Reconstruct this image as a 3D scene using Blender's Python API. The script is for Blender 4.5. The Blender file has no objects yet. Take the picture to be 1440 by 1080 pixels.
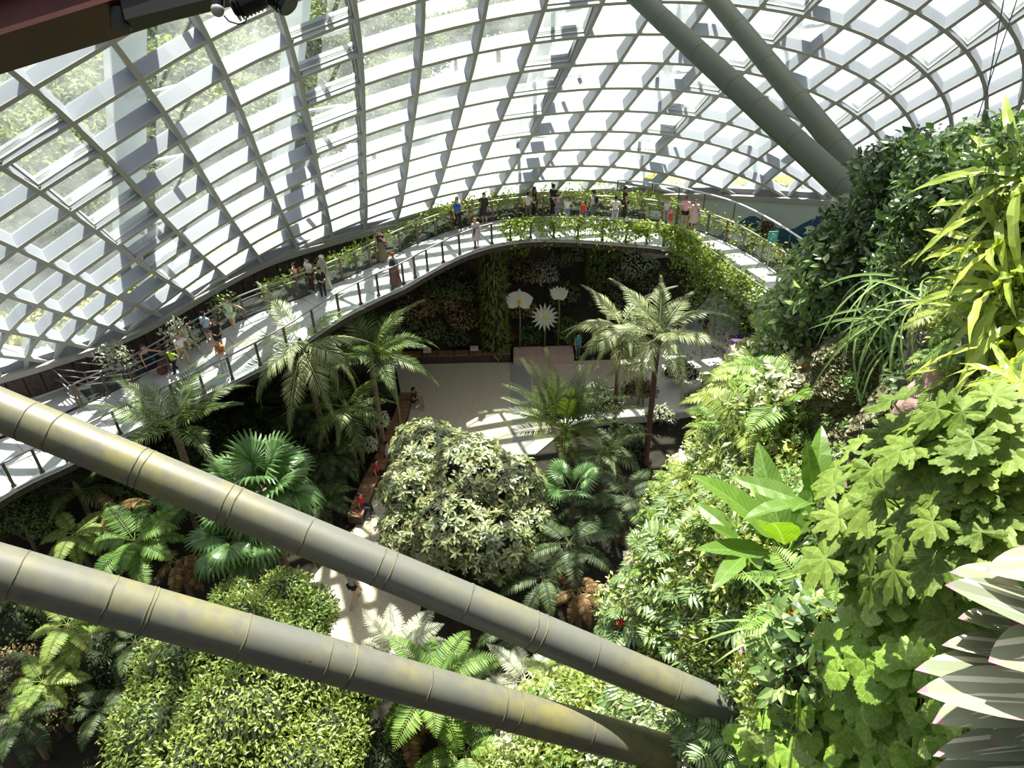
import bpy, bmesh, math, random
import numpy as np
from mathutils import Vector, Matrix
from mathutils.bvhtree import BVHTree
PI = math.pi
rng = np.random.default_rng(7)
R = random.Random(11)
scene = bpy.context.scene
COL = scene.collection

# ---------------------------------------------------------------- camera
F, PITCH, ROLL, CZ = 1080.0, math.radians(34.7), math.radians(-1.4), 23.5
FW = Vector((0, math.cos(PITCH), -math.sin(PITCH)))
UP = Vector((0, math.sin(PITCH), math.cos(PITCH)))
RT = Vector((1, 0, 0))
cr, sr = math.cos(ROLL), math.sin(ROLL)
AX, AY = RT * cr + UP * sr, UP * cr - RT * sr
CAM = Vector((0, 0, CZ))
cd = bpy.data.cameras.new('camera')
cam = bpy.data.objects.new('camera', cd)
COL.objects.link(cam)
cam.matrix_world = Matrix(((AX.x, AY.x, -FW.x, 0), (AX.y, AY.y, -FW.y, 0), (AX.z, AY.z, -FW.z, CZ), (0, 0, 0, 1)))
cd.sensor_width = 36.0
cd.lens = 27.0
cd.clip_start, cd.clip_end = 0.05, 1500
scene.camera = cam

# ---------------------------------------------------------------- sky, sun, exposure
world = bpy.data.worlds.new('sky')
scene.world = world
world.use_nodes = True
nt = world.node_tree
nt.nodes.clear()
sky = nt.nodes.new('ShaderNodeTexSky')
sky.sky_type = 'NISHITA'
sky.sun_disc = False
sky.sun_elevation = math.radians(63)
sky.sun_rotation = 0.0
sky.air_density, sky.dust_density, sky.ozone_density = 1.0, 5.0, 1.0
bg = nt.nodes.new('ShaderNodeBackground')
bg.inputs['Strength'].default_value = 0.135
wo = nt.nodes.new('ShaderNodeOutputWorld')
hz = nt.nodes.new('ShaderNodeHueSaturation')            # hazy tropical sky, much paler than clear blue
hz.inputs['Saturation'].default_value = 0.30
nt.links.new(sky.outputs[0], hz.inputs['Color'])
nt.links.new(hz.outputs[0], bg.inputs['Color'])
nt.links.new(bg.outputs[0], wo.inputs['Surface'])
sl = bpy.data.lights.new('sun', 'SUN')
sl.energy = 12.5
sl.angle = math.radians(0.6)
sl.color = (1.0, 0.93, 0.80)
sun = bpy.data.objects.new('sun', sl)
COL.objects.link(sun)
SUNDIR = Vector((0.0, 0.42, 0.90)).normalized()      # towards the sun
sun.rotation_euler = SUNDIR.to_track_quat('Z', 'Y').to_euler()
sun.location = (20, 40, 80)
scene.view_settings.view_transform = 'Standard'
scene.view_settings.look = 'None'
scene.view_settings.exposure = 0.36
scene.view_settings.gamma = 1.0
scene.view_settings.use_curve_mapping = False

# ---------------------------------------------------------------- helpers
def ray(x, y):
    return FW + AX * ((x - 720) / F) - AY * ((y - 540) / F)
def atz(x, y, z):
    d = ray(x, y)
    return CAM + d * ((z - CZ) / d.z)
def atdep(x, y, dep):                       # point at a depth along the view axis
    return CAM + ray(x, y) * dep
def atd(x, y, dist):
    return CAM + ray(x, y).normalized() * dist
def lerp(a, b, t): return a + (b - a) * t
def interp(v, xs, ys): return float(np.interp(v, xs, ys))

def tag(o, label=None, cat=None, group=None, kind=None):
    if label: o['label'] = label
    if cat: o['category'] = cat
    if group: o['group'] = group
    if kind: o['kind'] = kind
    return o
def thing(name, label, cat, loc=(0, 0, 0), rz=0.0, group=None, kind=None, rot=None, scale=1.0):
    o = bpy.data.objects.new(name, None)
    o.empty_display_size = 0.2
    COL.objects.link(o)
    o.location = loc
    o.rotation_euler = rot if rot else (0, 0, rz)
    o.scale = (scale, scale, scale)
    return tag(o, label, cat, group, kind)

class MB:
    """collects vertices, faces, uv and one random value per piece, then links them as one mesh object"""
    def __init__(s):
        s.V, s.L, s.C, s.U, s.Rn, s.n = [], [], [], [], [], 0
    def raw(s, V, faces, uv=None, r=None):
        V = np.asarray(V, float).reshape(-1, 3)
        k = len(V)
        s.V.append(V)
        s.C.append(np.array([len(f) for f in faces], np.int32))
        s.L.append(np.array([i for f in faces for i in f], np.int32) + s.n)
        s.U.append(np.zeros((k, 2)) + 0.5 if uv is None else np.asarray(uv, float))
        s.Rn.append(np.full(k, R.random() if r is None else r))
        s.n += k
    def many(s, T, M, r=None):
        """T=(V,loops,counts,uv) copied with each 4x4 of M"""
        V, L, C, U = T[:4]
        M = np.asarray(M, float).reshape(-1, 4, 4)
        n, k = len(M), len(V)
        if n == 0: return
        P = np.einsum('nij,kj->nki', M[:, :3, :3], V) + M[:, None, :3, 3]
        s.V.append(P.reshape(-1, 3))
        off = (np.arange(n) * k)[:, None]
        s.L.append((L[None, :] + off).reshape(-1).astype(np.int32) + s.n)
        s.C.append(np.tile(C, n))
        s.U.append(np.tile(U, (n, 1)))
        rr = rng.random(n) if r is None else np.broadcast_to(r, (n,))
        s.Rn.append(np.repeat(rr, k))
        s.n += n * k
    def box(s, c, size, M=None, r=None):
        hx, hy, hz = size[0] / 2, size[1] / 2, size[2] / 2
        V = [Vector((sx * hx, sy * hy, sz * hz)) for sx in (-1, 1) for sy in (-1, 1) for sz in (-1, 1)]
        V = [((M @ v) if M else v) + Vector(c) for v in V]
        s.raw(V, [(0, 1, 3, 2), (4, 6, 7, 5), (0, 4, 5, 1), (2, 3, 7, 6), (0, 2, 6, 4), (1, 5, 7, 3)], r=r)
    def bar(s, a, b, w, h, up=(0, 0, 1), r=None):
        a, b, up = Vector(a), Vector(b), Vector(up)
        d = (b - a)
        L = d.length
        d.normalize()
        x = d.cross(up)
        if x.length < 1e-5: x = d.cross(Vector((1, 0, 0)))
        x.normalize()
        u = x.cross(d)
        V = [p + x * sx * w / 2 + u * su * h / 2 for p in (a, b) for sx, su in ((-1, -1), (1, -1), (1, 1), (-1, 1))]
        s.raw(V, [(3, 2, 1, 0), (4, 5, 6, 7), (0, 1, 5, 4), (1, 2, 6, 5), (2, 3, 7, 6), (3, 0, 4, 7)], r=r)
    def tube(s, pts, rad, n=8, caps=True, r=None):
        pts = [Vector(p) for p in pts]
        m = len(pts)
        rads = rad if hasattr(rad, '__len__') else [rad] * m
        V, Fc, uv = [], [], []
        prev = None
        for i, p in enumerate(pts):
            t = (pts[min(i + 1, m - 1)] - pts[max(i - 1, 0)]).normalized()
            if prev is None:
                prev = t.orthogonal().normalized()
            prev = (prev - t * prev.dot(t))
            if prev.length < 1e-6: prev = t.orthogonal()
            prev.normalize()
            b = t.cross(prev)
            for k in range(n):
                a = 2 * PI * k / n
                V.append(p + (prev * math.cos(a) + b * math.sin(a)) * rads[i])
                uv.append((k / n, i / max(m - 1, 1)))
        for i in range(m - 1):
            for k in range(n):
                Fc.append((i * n + k, i * n + (k + 1) % n, (i + 1) * n + (k + 1) % n, (i + 1) * n + k))
        if caps:
            Fc.append(tuple(range(n - 1, -1, -1)))
            Fc.append(tuple((m - 1) * n + k for k in range(n)))
        s.raw(V, Fc, uv, r)
    def lathe(s, prof, n=16, c=(0, 0, 0), M=None, r=None):
        """prof: (radius, z) from bottom to top"""
        V, Fc = [], []
        for rr, z in prof:
            for k in range(n):
                a = 2 * PI * k / n
                v = Vector((rr * math.cos(a), rr * math.sin(a), z))
                V.append(((M @ v) if M else v) + Vector(c))
        m = len(prof)
        for i in range(m - 1):
            for k in range(n):
                Fc.append((i * n + k, i * n + (k + 1) % n, (i + 1) * n + (k + 1) % n, (i + 1) * n + k))
        Fc.append(tuple(range(n - 1, -1, -1)))
        Fc.append(tuple((m - 1) * n + k for k in range(n)))
        s.raw(V, Fc, r=r)
    def ball(s, c, rad, n=10, m=6, sc=(1, 1, 1), r=None):
        V, Fc = [], []
        for i in range(1, m):
            th = PI * i / m
            for k in range(n):
                a = 2 * PI * k / n
                V.append((c[0] + rad * sc[0] * math.sin(th) * math.cos(a), c[1] + rad * sc[1] * math.sin(th) * math.sin(a), c[2] + rad * sc[2] * math.cos(th)))
        for i in range(m - 2):
            for k in range(n):
                Fc.append((i * n + k, (i + 1) * n + k, (i + 1) * n + (k + 1) % n, i * n + (k + 1) % n))
        t = len(V); V += [(c[0], c[1], c[2] + rad * sc[2]), (c[0], c[1], c[2] - rad * sc[2])]
        for k in range(n):
            Fc.append((t, k, (k + 1) % n))
            Fc.append((t + 1, (m - 2) * n + (k + 1) % n, (m - 2) * n + k))
        s.raw(V, Fc, r=r)
    def mesh(s, name, mat, smooth=False):
        me = bpy.data.meshes.new(name)
        V = np.concatenate(s.V); L = np.concatenate(s.L); C = np.concatenate(s.C)
        U = np.concatenate(s.U); Rn = np.concatenate(s.Rn)
        me.vertices.add(len(V)); me.vertices.foreach_set('co', V.astype(np.float32).ravel())
        me.loops.add(len(L)); me.loops.foreach_set('vertex_index', L.astype(np.int32))
        me.polygons.add(len(C))
        st = np.zeros(len(C), np.int32); st[1:] = np.cumsum(C)[:-1]
        me.polygons.foreach_set('loop_start', st)
        me.update(calc_edges=True)
        uvl = me.uv_layers.new(name='uv')
        uvl.data.foreach_set('uv', U[L].astype(np.float32).ravel())
        at = me.attributes.new('rnd', 'FLOAT', 'POINT')
        at.data.foreach_set('value', Rn.astype(np.float32))
        me.polygons.foreach_set('use_smooth', np.full(len(C), bool(smooth)))
        for m_ in (mat if isinstance(mat, (list, tuple)) else [mat]): me.materials.append(m_)
        return me
    def build(s, name, mat, parent=None, smooth=False, kind=None):
        return link(name, s.mesh(name, mat, smooth), parent, kind)
def link(name, me, parent=None, kind=None, M=None):
    o = bpy.data.objects.new(name, me)
    COL.objects.link(o)
    if parent is not None: o.parent = parent
    if kind: o['kind'] = kind
    if M is not None: o.matrix_local = M
    return o
def tmpl(mb):
    return (np.concatenate(mb.V), np.concatenate(mb.L), np.concatenate(mb.C), np.concatenate(mb.U))
def frame(p, d, up=(0, 0, 1), s=1.0, roll=0.0):
    """matrix with local +Y along d, local +Z near up"""
    d = Vector(d).normalized(); up = Vector(up)
    x = d.cross(up)
    if x.length < 1e-4: x = d.orthogonal()
    x.normalize(); z = x.cross(d)
    if roll:
        c, sn = math.cos(roll), math.sin(roll)
        x, z = x * c + z * sn, z * c - x * sn
    return np.array(((x.x * s, d.x * s, z.x * s, p[0]), (x.y * s, d.y * s, z.y * s, p[1]), (x.z * s, d.z * s, z.z * s, p[2]), (0, 0, 0, 1)))
def mframe(*a, **k): return Matrix(frame(*a, **k).tolist())

# ---------------------------------------------------------------- materials
def mat(name, col, rough=0.6, metal=0.0, spec=0.5, noise=0.0, nscale=4.0, col2=None, bump=0.0, bscale=20.0):
    m = bpy.data.materials.new(name); m.use_nodes = True
    n = m.node_tree.nodes; l = m.node_tree.links
    b = n['Principled BSDF']
    b.inputs['Base Color'].default_value = (*col, 1)
    b.inputs['Roughness'].default_value = rough
    b.inputs['Metallic'].default_value = metal
    b.inputs['Specular IOR Level'].default_value = spec
    if col2 is not None or bump:
        tc = n.new('ShaderNodeTexCoord')
    if col2 is not None:
        nz = n.new('ShaderNodeTexNoise'); nz.inputs['Scale'].default_value = nscale; nz.inputs['Detail'].default_value = 6
        rp = n.new('ShaderNodeValToRGB')
        rp.color_ramp.elements[0].color = (*col, 1); rp.color_ramp.elements[1].color = (*col2, 1)
        rp.color_ramp.elements[0].position = 0.5 - noise; rp.color_ramp.elements[1].position = 0.5 + noise
        l.new(tc.outputs['Object'], nz.inputs['Vector']); l.new(nz.outputs['Fac'], rp.inputs['Fac'])
        l.new(rp.outputs['Color'], b.inputs['Base Color'])
    if bump:
        nb = n.new('ShaderNodeTexNoise'); nb.inputs['Scale'].default_value = bscale; nb.inputs['Detail'].default_value = 4
        bp = n.new('ShaderNodeBump'); bp.inputs['Strength'].default_value = bump; bp.inputs['Distance'].default_value = 0.05
        l.new(tc.outputs['Object'], nb.inputs['Vector']); l.new(nb.outputs['Fac'], bp.inputs['Height']); l.new(bp.outputs['Normal'], b.inputs['Normal'])
    return m
def leafmat(name, cols, rough=0.45, trans=0.35, spec=0.45, veins=0.0, vn=14.0, stripes=None, edge=None):
    """cols: colours spread over the leaves by their random value; light also comes through the blade"""
    m = bpy.data.materials.new(name); m.use_nodes = True
    n = m.node_tree.nodes; l = m.node_tree.links
    b = n['Principled BSDF']; out = n['Material Output']
    at = n.new('ShaderNodeAttribute'); at.attribute_name = 'rnd'
    oi = n.new('ShaderNodeObjectInfo')
    ad = n.new('ShaderNodeMath'); ad.operation = 'MULTIPLY_ADD'; ad.inputs[1].default_value = 0.3; l.new(oi.outputs['Random'], ad.inputs[0])
    sc = n.new('ShaderNodeMath'); sc.operation = 'MULTIPLY'; sc.inputs[1].default_value = 0.8; l.new(at.outputs['Fac'], sc.inputs[0])
    l.new(sc.outputs[0], ad.inputs[2])
    rp = n.new('ShaderNodeValToRGB'); e = rp.color_ramp.elements
    for i, c in enumerate(cols):
        p = i / max(len(cols) - 1, 1)
        if i < 2 and i < len(e): el = e[i]; el.position = p
        else: el = e.new(p)
        el.color = (*c, 1)
    l.new(ad.outputs[0], rp.inputs['Fac'])
    colr = rp.outputs['Color']
    uv = n.new('ShaderNodeUVMap'); uv.uv_map = 'uv'
    sp = n.new('ShaderNodeSeparateXYZ'); l.new(uv.outputs[0], sp.inputs[0])
    def math_(op, a, bb=None, cc=None):
        q = n.new('ShaderNodeMath'); q.operation = op
        for i, v in enumerate((a, bb, cc)):
            if v is None: continue
            if isinstance(v, (int, float)): q.inputs[i].default_value = v
            else: l.new(v, q.inputs[i])
        return q.outputs[0]
    def mixc(f, a, c):
        q = n.new('ShaderNodeMix'); q.data_type = 'RGBA'
        l.new(f, q.inputs['Factor']); l.new(a, q.inputs['A']); q.inputs['B'].default_value = (*c, 1)
        return q.outputs['Result']
    if veins:
        du = math_('ABSOLUTE', math_('SUBTRACT', sp.outputs[0], 0.5))
        w = math_('SINE', math_('MULTIPLY', math_('SUBTRACT', sp.outputs[1], math_('MULTIPLY', du, 0.55)), vn * 2 * PI))
        v1 = math_('POWER', math_('MAXIMUM', w, 0.0), 6.0)
        v2 = math_('LESS_THAN', du, 0.03)
        f = math_('MULTIPLY', math_('MAXIMUM', v1, v2), veins)
        colr = mixc(f, colr, tuple(min(1, c * 1.3 + 0.12) for c in cols[-1]))
    if stripes:
        nz = n.new('ShaderNodeTexNoise'); nz.noise_dimensions = '2D'
        mp = n.new('ShaderNodeMapping'); mp.inputs['Scale'].default_value = (7, 0.5, 1); l.new(uv.outputs[0], mp.inputs[0]); l.new(mp.outputs[0], nz.inputs['Vector'])
        nz.inputs['Scale'].default_value = 1.0; nz.inputs['Detail'].default_value = 2
        f = math_('MULTIPLY', math_('GREATER_THAN', nz.outputs['Fac'], 0.56), 0.85)
        colr = mixc(f, colr, stripes)
    if edge:
        du = math_('ABSOLUTE', math_('SUBTRACT', sp.outputs[0], 0.5))
        f = math_('MAXIMUM', math_('GREATER_THAN', du, 0.45), math_('GREATER_THAN', sp.outputs[1], 0.93))
        colr = mixc(f, colr, edge)
    l.new(colr, b.inputs['Base Color'])
    b.inputs['Roughness'].default_value = rough
    b.inputs['Specular IOR Level'].default_value = spec
    if trans > 0:
        tr = n.new('ShaderNodeBsdfTranslucent'); 
        hs = n.new('ShaderNodeHueSaturation'); hs.inputs['Saturation'].default_value = 1.15; hs.inputs['Value'].default_value = 1.5; hs.inputs['Hue'].default_value = 0.485
        l.new(colr, hs.inputs['Color']); l.new(hs.outputs[0], tr.inputs['Color'])
        mx = n.new('ShaderNodeMixShader'); mx.inputs[0].default_value = trans
        l.new(b.outputs[0], mx.inputs[1]); l.new(tr.outputs[0], mx.inputs[2]); l.new(mx.outputs[0], out.inputs['Surface'])
    return m
def glassmat(name, tint, haze, gl=0.06, haze_tint=(0.85, 0.9, 0.92)):
    """clear pane: mostly transparent, a little mirror, a whitish film put in for haze"""
    m = bpy.data.materials.new(name); m.use_nodes = True
    n = m.node_tree.nodes; l = m.node_tree.links
    n.remove(n['Principled BSDF']); out = n['Material Output']
    t = n.new('ShaderNodeBsdfTransparent'); t.inputs[0].default_value = (*tint, 1)
    g = n.new('ShaderNodeBsdfGlossy'); g.inputs['Roughness'].default_value = 0.03
    mx = n.new('ShaderNodeMixShader'); mx.inputs[0].default_value = gl
    l.new(t.outputs[0], mx.inputs[1]); l.new(g.outputs[0], mx.inputs[2])
    d = n.new('ShaderNodeBsdfTranslucent'); d.inputs[0].default_value = (*haze_tint, 1)  # whitish scatter added so the view through looks hazy
    m2 = n.new('ShaderNodeMixShader')
    tc = n.new('ShaderNodeTexCoord'); nz = n.new('ShaderNodeTexNoise'); nz.inputs['Scale'].default_value = 0.8; nz.inputs['Detail'].default_value = 5
    mr = n.new('ShaderNodeMapRange'); mr.inputs['From Min'].default_value = 0.3; mr.inputs['From Max'].default_value = 0.7
    mr.inputs['To Min'].default_value = haze * 0.4; mr.inputs['To Max'].default_value = haze * 1.6
    l.new(tc.outputs['Object'], nz.inputs['Vector']); l.new(nz.outputs['Fac'], mr.inputs['Value']); l.new(mr.outputs[0], m2.inputs[0])
    l.new(mx.outputs[0], m2.inputs[1]); l.new(d.outputs[0], m2.inputs[2]); l.new(m2.outputs[0], out.inputs['Surface'])
    return m
M_ = {}
M_['rib'] = mat('painted steel', (0.31, 0.325, 0.37), 0.5)
M_['ribedge'] = mat('rib edge', (0.50, 0.50, 0.45), 0.6)
M_['glass'] = glassmat('dome glass', (0.92, 0.97, 0.97), 0.055)
M_['rglass'] = glassmat('railing glass', (0.93, 0.96, 0.96), 0.008, 0.05)
M_['gasket'] = mat('dark gasket', (0.09, 0.10, 0.10), 0.5)
M_['concrete'] = mat('deck concrete', (0.48, 0.48, 0.48), 0.7, noise=0.2, nscale=2.0, col2=(0.56, 0.56, 0.55), bump=0.1)
M_['plaza'] = mat('pebble paving', (0.50, 0.43, 0.31), 0.8, noise=0.22, nscale=9.0, col2=(0.68, 0.60, 0.46), bump=0.3, bscale=30)
M_['white_stone'] = mat('pale paving', (0.70, 0.67, 0.60), 0.8, noise=0.2, nscale=5, col2=(0.72, 0.70, 0.66), bump=0.2)
M_['soil'] = mat('dark soil', (0.012, 0.010, 0.006), 0.95, noise=0.25, nscale=3, col2=(0.03, 0.025, 0.012), bump=0.6, bscale=6)
M_['rock'] = mat('wet rock', (0.012, 0.009, 0.006), 0.8, noise=0.2, nscale=1.6, col2=(0.05, 0.035, 0.02), bump=0.8, bscale=5)
M_['pinkrock'] = mat('pinkish rock', (0.22, 0.14, 0.11), 0.7, noise=0.2, nscale=3, col2=(0.42, 0.32, 0.28), bump=0.7, bscale=8)
M_['brown'] = mat('brown wall panel', (0.045, 0.030, 0.022), 0.7, noise=0.2, nscale=5, col2=(0.085, 0.06, 0.045), bump=0.15)
M_['steel'] = mat('brushed steel', (0.34, 0.32, 0.32), 0.45, metal=0.5)
M_['post'] = mat('bronze post', (0.16, 0.11, 0.085), 0.5, metal=0.3)
M_['dark'] = mat('dark metal', (0.02, 0.02, 0.022), 0.4, metal=0.3)
M_['sill'] = mat('pale sill', (0.40, 0.39, 0.34), 0.6)
M_['white'] = mat('white paint', (0.8, 0.82, 0.84), 0.5)
M_['wood'] = mat('red brown timber', (0.20, 0.085, 0.04), 0.5, noise=0.2, nscale=6, col2=(0.38, 0.20, 0.11))
M_['pinkstone'] = mat('pink stone', (0.52, 0.36, 0.30), 0.6, noise=0.2, nscale=4, col2=(0.62, 0.45, 0.38))
M_['bark'] = mat('palm bark', (0.13, 0.095, 0.06), 0.9, noise=0.2, nscale=9, col2=(0.26, 0.19, 0.12), bump=0.6, bscale=14)
M_['redbark'] = mat('reddish bark', (0.10, 0.045, 0.03), 0.9, noise=0.2, nscale=9, col2=(0.2, 0.10, 0.07), bump=0.6, bscale=14)
M_['stem'] = mat('green stem', (0.10, 0.14, 0.04), 0.6, noise=0.2, nscale=6, col2=(0.2, 0.2, 0.08))
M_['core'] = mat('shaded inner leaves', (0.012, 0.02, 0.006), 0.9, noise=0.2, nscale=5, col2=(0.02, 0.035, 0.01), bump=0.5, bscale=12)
# leaves
M_['palm'] = leafmat('palm leaflet', [(0.04, 0.08, 0.015), (0.11, 0.17, 0.04), (0.24, 0.31, 0.10)], 0.38, 0.3, 0.6)
M_['palmgrey'] = leafmat('grey green palm leaflet', [(0.12, 0.16, 0.05), (0.26, 0.30, 0.12), (0.42, 0.44, 0.22)], 0.4, 0.25, 0.6)
M_['fan'] = leafmat('fan palm blade', [(0.05, 0.11, 0.03), (0.12, 0.22, 0.07), (0.20, 0.32, 0.12)], 0.35, 0.35, 0.6)
M_['limefan'] = leafmat('lime fan blade', [(0.28, 0.48, 0.05), (0.40, 0.62, 0.08)], 0.4, 0.45, 0.5)
M_['cycad'] = leafmat('cycad leaflet', [(0.025, 0.05, 0.01), (0.07, 0.115, 0.02), (0.17, 0.22, 0.05)], 0.35, 0.3, 0.6)
M_['fern'] = leafmat('fern pinna', [(0.06, 0.13, 0.02), (0.13, 0.24, 0.04), (0.24, 0.36, 0.07)], 0.5, 0.4)
M_['yfern'] = leafmat('yellow green fern', [(0.12, 0.18, 0.035), (0.22, 0.31, 0.06), (0.38, 0.44, 0.13)], 0.5, 0.4)
M_['brownfern'] = leafmat('brown dry fern', [(0.12, 0.06, 0.02), (0.26, 0.15, 0.06), (0.38, 0.27, 0.12)], 0.7, 0.3)
M_['silverfern'] = leafmat('silvery fern', [(0.20, 0.22, 0.14), (0.42, 0.42, 0.30), (0.60, 0.58, 0.46)], 0.4, 0.25)
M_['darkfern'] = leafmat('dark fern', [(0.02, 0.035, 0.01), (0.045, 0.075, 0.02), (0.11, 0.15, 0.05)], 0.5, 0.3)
M_['bright'] = leafmat('bright small leaf', [(0.07, 0.12, 0.02), (0.19, 0.27, 0.05), (0.36, 0.43, 0.12)], 0.4, 0.35, 0.6)
M_['magnolia'] = leafmat('glossy whorled leaf', [(0.06, 0.10, 0.02), (0.18, 0.22, 0.08), (0.42, 0.42, 0.22), (0.40, 0.28, 0.10)], 0.28, 0.22, 0.9)
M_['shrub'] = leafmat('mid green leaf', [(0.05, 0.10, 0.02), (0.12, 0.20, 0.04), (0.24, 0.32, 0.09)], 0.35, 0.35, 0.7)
M_['darkshrub'] = leafmat('dark shrub leaf', [(0.015, 0.028, 0.008), (0.04, 0.06, 0.015), (0.09, 0.11, 0.04)], 0.4, 0.25, 0.6)  # garden copy kept darker to stand in for deep shade
M_['bankdark_lifted'] = leafmat('lightened bank shrub leaf', [(0.06, 0.08, 0.03), (0.14, 0.18, 0.06), (0.26, 0.28, 0.12)], 0.4, 0.25, 0.6)  # dark shrub colours lightened to offset the dim light under the walkway
M_['bankbrown_lifted'] = leafmat('brown lightened bank shrub leaf', [(0.14, 0.10, 0.04), (0.32, 0.22, 0.10), (0.44, 0.36, 0.18)], 0.5, 0.25)  # brown shrub colours lightened likewise for the dim bank
M_['brownshrub'] = leafmat('brownish shrub leaf', [(0.08, 0.06, 0.025), (0.20, 0.14, 0.06), (0.30, 0.25, 0.11)], 0.5, 0.25)
M_['paleshrub'] = leafmat('pale variegated leaf', [(0.20, 0.24, 0.12), (0.45, 0.47, 0.32), (0.66, 0.66, 0.54)], 0.4, 0.25, 0.7)
M_['vine'] = leafmat('vine leaf', [(0.10, 0.17, 0.03), (0.26, 0.36, 0.06), (0.46, 0.52, 0.12)], 0.45, 0.4)
M_['begonia'] = leafmat('lobed green leaf', [(0.045, 0.085, 0.010), (0.09, 0.155, 0.018), (0.155, 0.235, 0.035)], 0.55, 0.3, 0.3, veins=0.25, vn=3.0)
M_['roundleaf'] = leafmat('rounded green leaf', [(0.08, 0.17, 0.02), (0.19, 0.33, 0.04), (0.34, 0.48, 0.08)], 0.5, 0.35, 0.4, veins=0.25, vn=3.0)
M_['begonia2'] = leafmat('pale veined leaf', [(0.24, 0.38, 0.06), (0.42, 0.54, 0.18)], 0.4, 0.4, 0.5, veins=0.5, vn=3.0)
M_['strap'] = leafmat('strap leaf', [(0.22, 0.34, 0.05), (0.36, 0.46, 0.08), (0.52, 0.58, 0.14)], 0.32, 0.4, 0.6, veins=0.22, vn=26)
M_['bigleaf'] = leafmat('ribbed broad leaf', [(0.06, 0.14, 0.02), (0.13, 0.25, 0.035)], 0.35, 0.4, 0.5, veins=0.3, vn=12)
M_['philo'] = leafmat('blue green cut leaf', [(0.06, 0.12, 0.035), (0.13, 0.22, 0.07), (0.24, 0.34, 0.14)], 0.35, 0.3, 0.6)
M_['grass'] = leafmat('grassy leaf', [(0.12, 0.22, 0.06), (0.24, 0.36, 0.12)], 0.4, 0.35)
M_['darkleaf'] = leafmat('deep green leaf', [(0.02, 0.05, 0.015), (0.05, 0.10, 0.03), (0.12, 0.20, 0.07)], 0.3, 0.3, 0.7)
M_['ovate'] = leafmat('ovate leaf', [(0.07, 0.16, 0.04), (0.17, 0.29, 0.09), (0.36, 0.46, 0.20)], 0.3, 0.35, 0.7)
M_['mixleaf'] = leafmat('mixed slope leaf', [(0.07, 0.13, 0.025), (0.16, 0.25, 0.05), (0.30, 0.38, 0.12), (0.50, 0.52, 0.28)], 0.35, 0.3, 0.7)
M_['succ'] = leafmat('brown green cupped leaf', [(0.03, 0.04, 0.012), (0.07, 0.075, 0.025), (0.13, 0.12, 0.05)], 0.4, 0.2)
M_['cordy'] = leafmat('striped leaf', [(0.20, 0.24, 0.16), (0.30, 0.33, 0.24)], 0.35, 0.2, 0.5, stripes=(0.82, 0.80, 0.70), edge=(0.42, 0.22, 0.27))
M_['redleaf'] = leafmat('reddish leaf', [(0.20, 0.08, 0.04), (0.36, 0.16, 0.10)], 0.5, 0.3)
M_['orangeflower'] = leafmat('orange red bloom', [(0.65, 0.10, 0.03), (0.85, 0.24, 0.08)], 0.5, 0.4)
M_['pinkflower'] = leafmat('pink bloom', [(0.75, 0.25, 0.40), (0.85, 0.50, 0.58)], 0.5, 0.4)
M_['redflower'] = leafmat('red bloom', [(0.75, 0.03, 0.03), (0.85, 0.12, 0.06)], 0.5, 0.4)
M_['purpleflower'] = leafmat('lilac bloom', [(0.45, 0.22, 0.75), (0.75, 0.45, 0.85)], 0.5, 0.4)
M_['yellowflower'] = leafmat('yellow bloom', [(0.80, 0.52, 0.05), (0.90, 0.72, 0.12)], 0.5, 0.4)
M_['petal'] = leafmat('cream petal', [(0.72, 0.76, 0.58), (0.80, 0.82, 0.70)], 0.5, 0.3)
M_['outtree'] = leafmat('outdoor tree leaf', [(0.04, 0.07, 0.02), (0.12, 0.17, 0.05), (0.30, 0.34, 0.08)], 0.6, 0.35)
M_['outhedge'] = leafmat('yellow hedge leaf', [(0.40, 0.42, 0.04), (0.70, 0.66, 0.10)], 0.6, 0.35)

# ---------------------------------------------------------------- shape of the glass shell
DC = (4.0, 6.0); DH = 40.0; DPW = 1.2
RF = [12.0024, -2.9887, -5.6843, -3.9715, 34.1698]
CT = [1.7707, 0.04944, -0.00323, -0.01514, 0.01668, -0.75186, 0.2714, -0.04919, -0.00195, 0.09872, -0.04117, -0.01265, 0.15336, -0.09455, -0.05555]
CZc = [14.22298, -7.3315, 1.09131, 0.27192, 0.07908, 2.46522, -1.09957, -0.27332, 0.23118, -4.29832, 1.74697, -0.47889, -0.55644, -0.21831, 0.12181]
def sm01(t):
    t = min(max(t, 0.0), 1.0); return t * t * (3 - 2 * t)
def zb(t):                                   # height of the shell's foot, by azimuth
    return 8 - 1.2 * sm01((t - math.radians(118)) / math.radians(16))
def Rb(t):
    u = min(max(t - 1.6, -1.3), 1.2)
    return (((RF[0] * u + RF[1]) * u + RF[2]) * u + RF[3]) * u + RF[4]
def cyl(t, z, off=0.0):
    r = Rb(t) + off
    return Vector((DC[0] + r * math.cos(t), DC[1] + r * math.sin(t), z))
def shell(t, z, off=0.0):
    g = 1 - (max(z - zb(t), 0) / DH) ** DPW
    r = Rb(t) * g
    p = Vector((DC[0] + r * math.cos(t), DC[1] + r * math.sin(t), z))
    if off:
        e = 0.05
        a, b = shell(t + e * 0.2, z), shell(t, max(z, zb(t)) + 0.4)
        b0 = shell(t, max(z, zb(t)))
        n = (a - p).cross(b - b0)
        if n.dot(p - Vector((DC[0], DC[1], 8))) < 0: n = -n
        p = p + n.normalized() * off
    return p
def theta_of(p): return math.atan2(p.y - DC[1], p.x - DC[0])
def lat(a, b):
    a_, b_ = (a - 2) / 10, (b - 3) / 6
    t = z = 0.0; k = 0
    for i in range(5):
        for j in range(5 - i):
            w = a_ ** i * b_ ** j
            t += CT[k] * w; z += CZc[k] * w; k += 1
    return t, z

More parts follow.
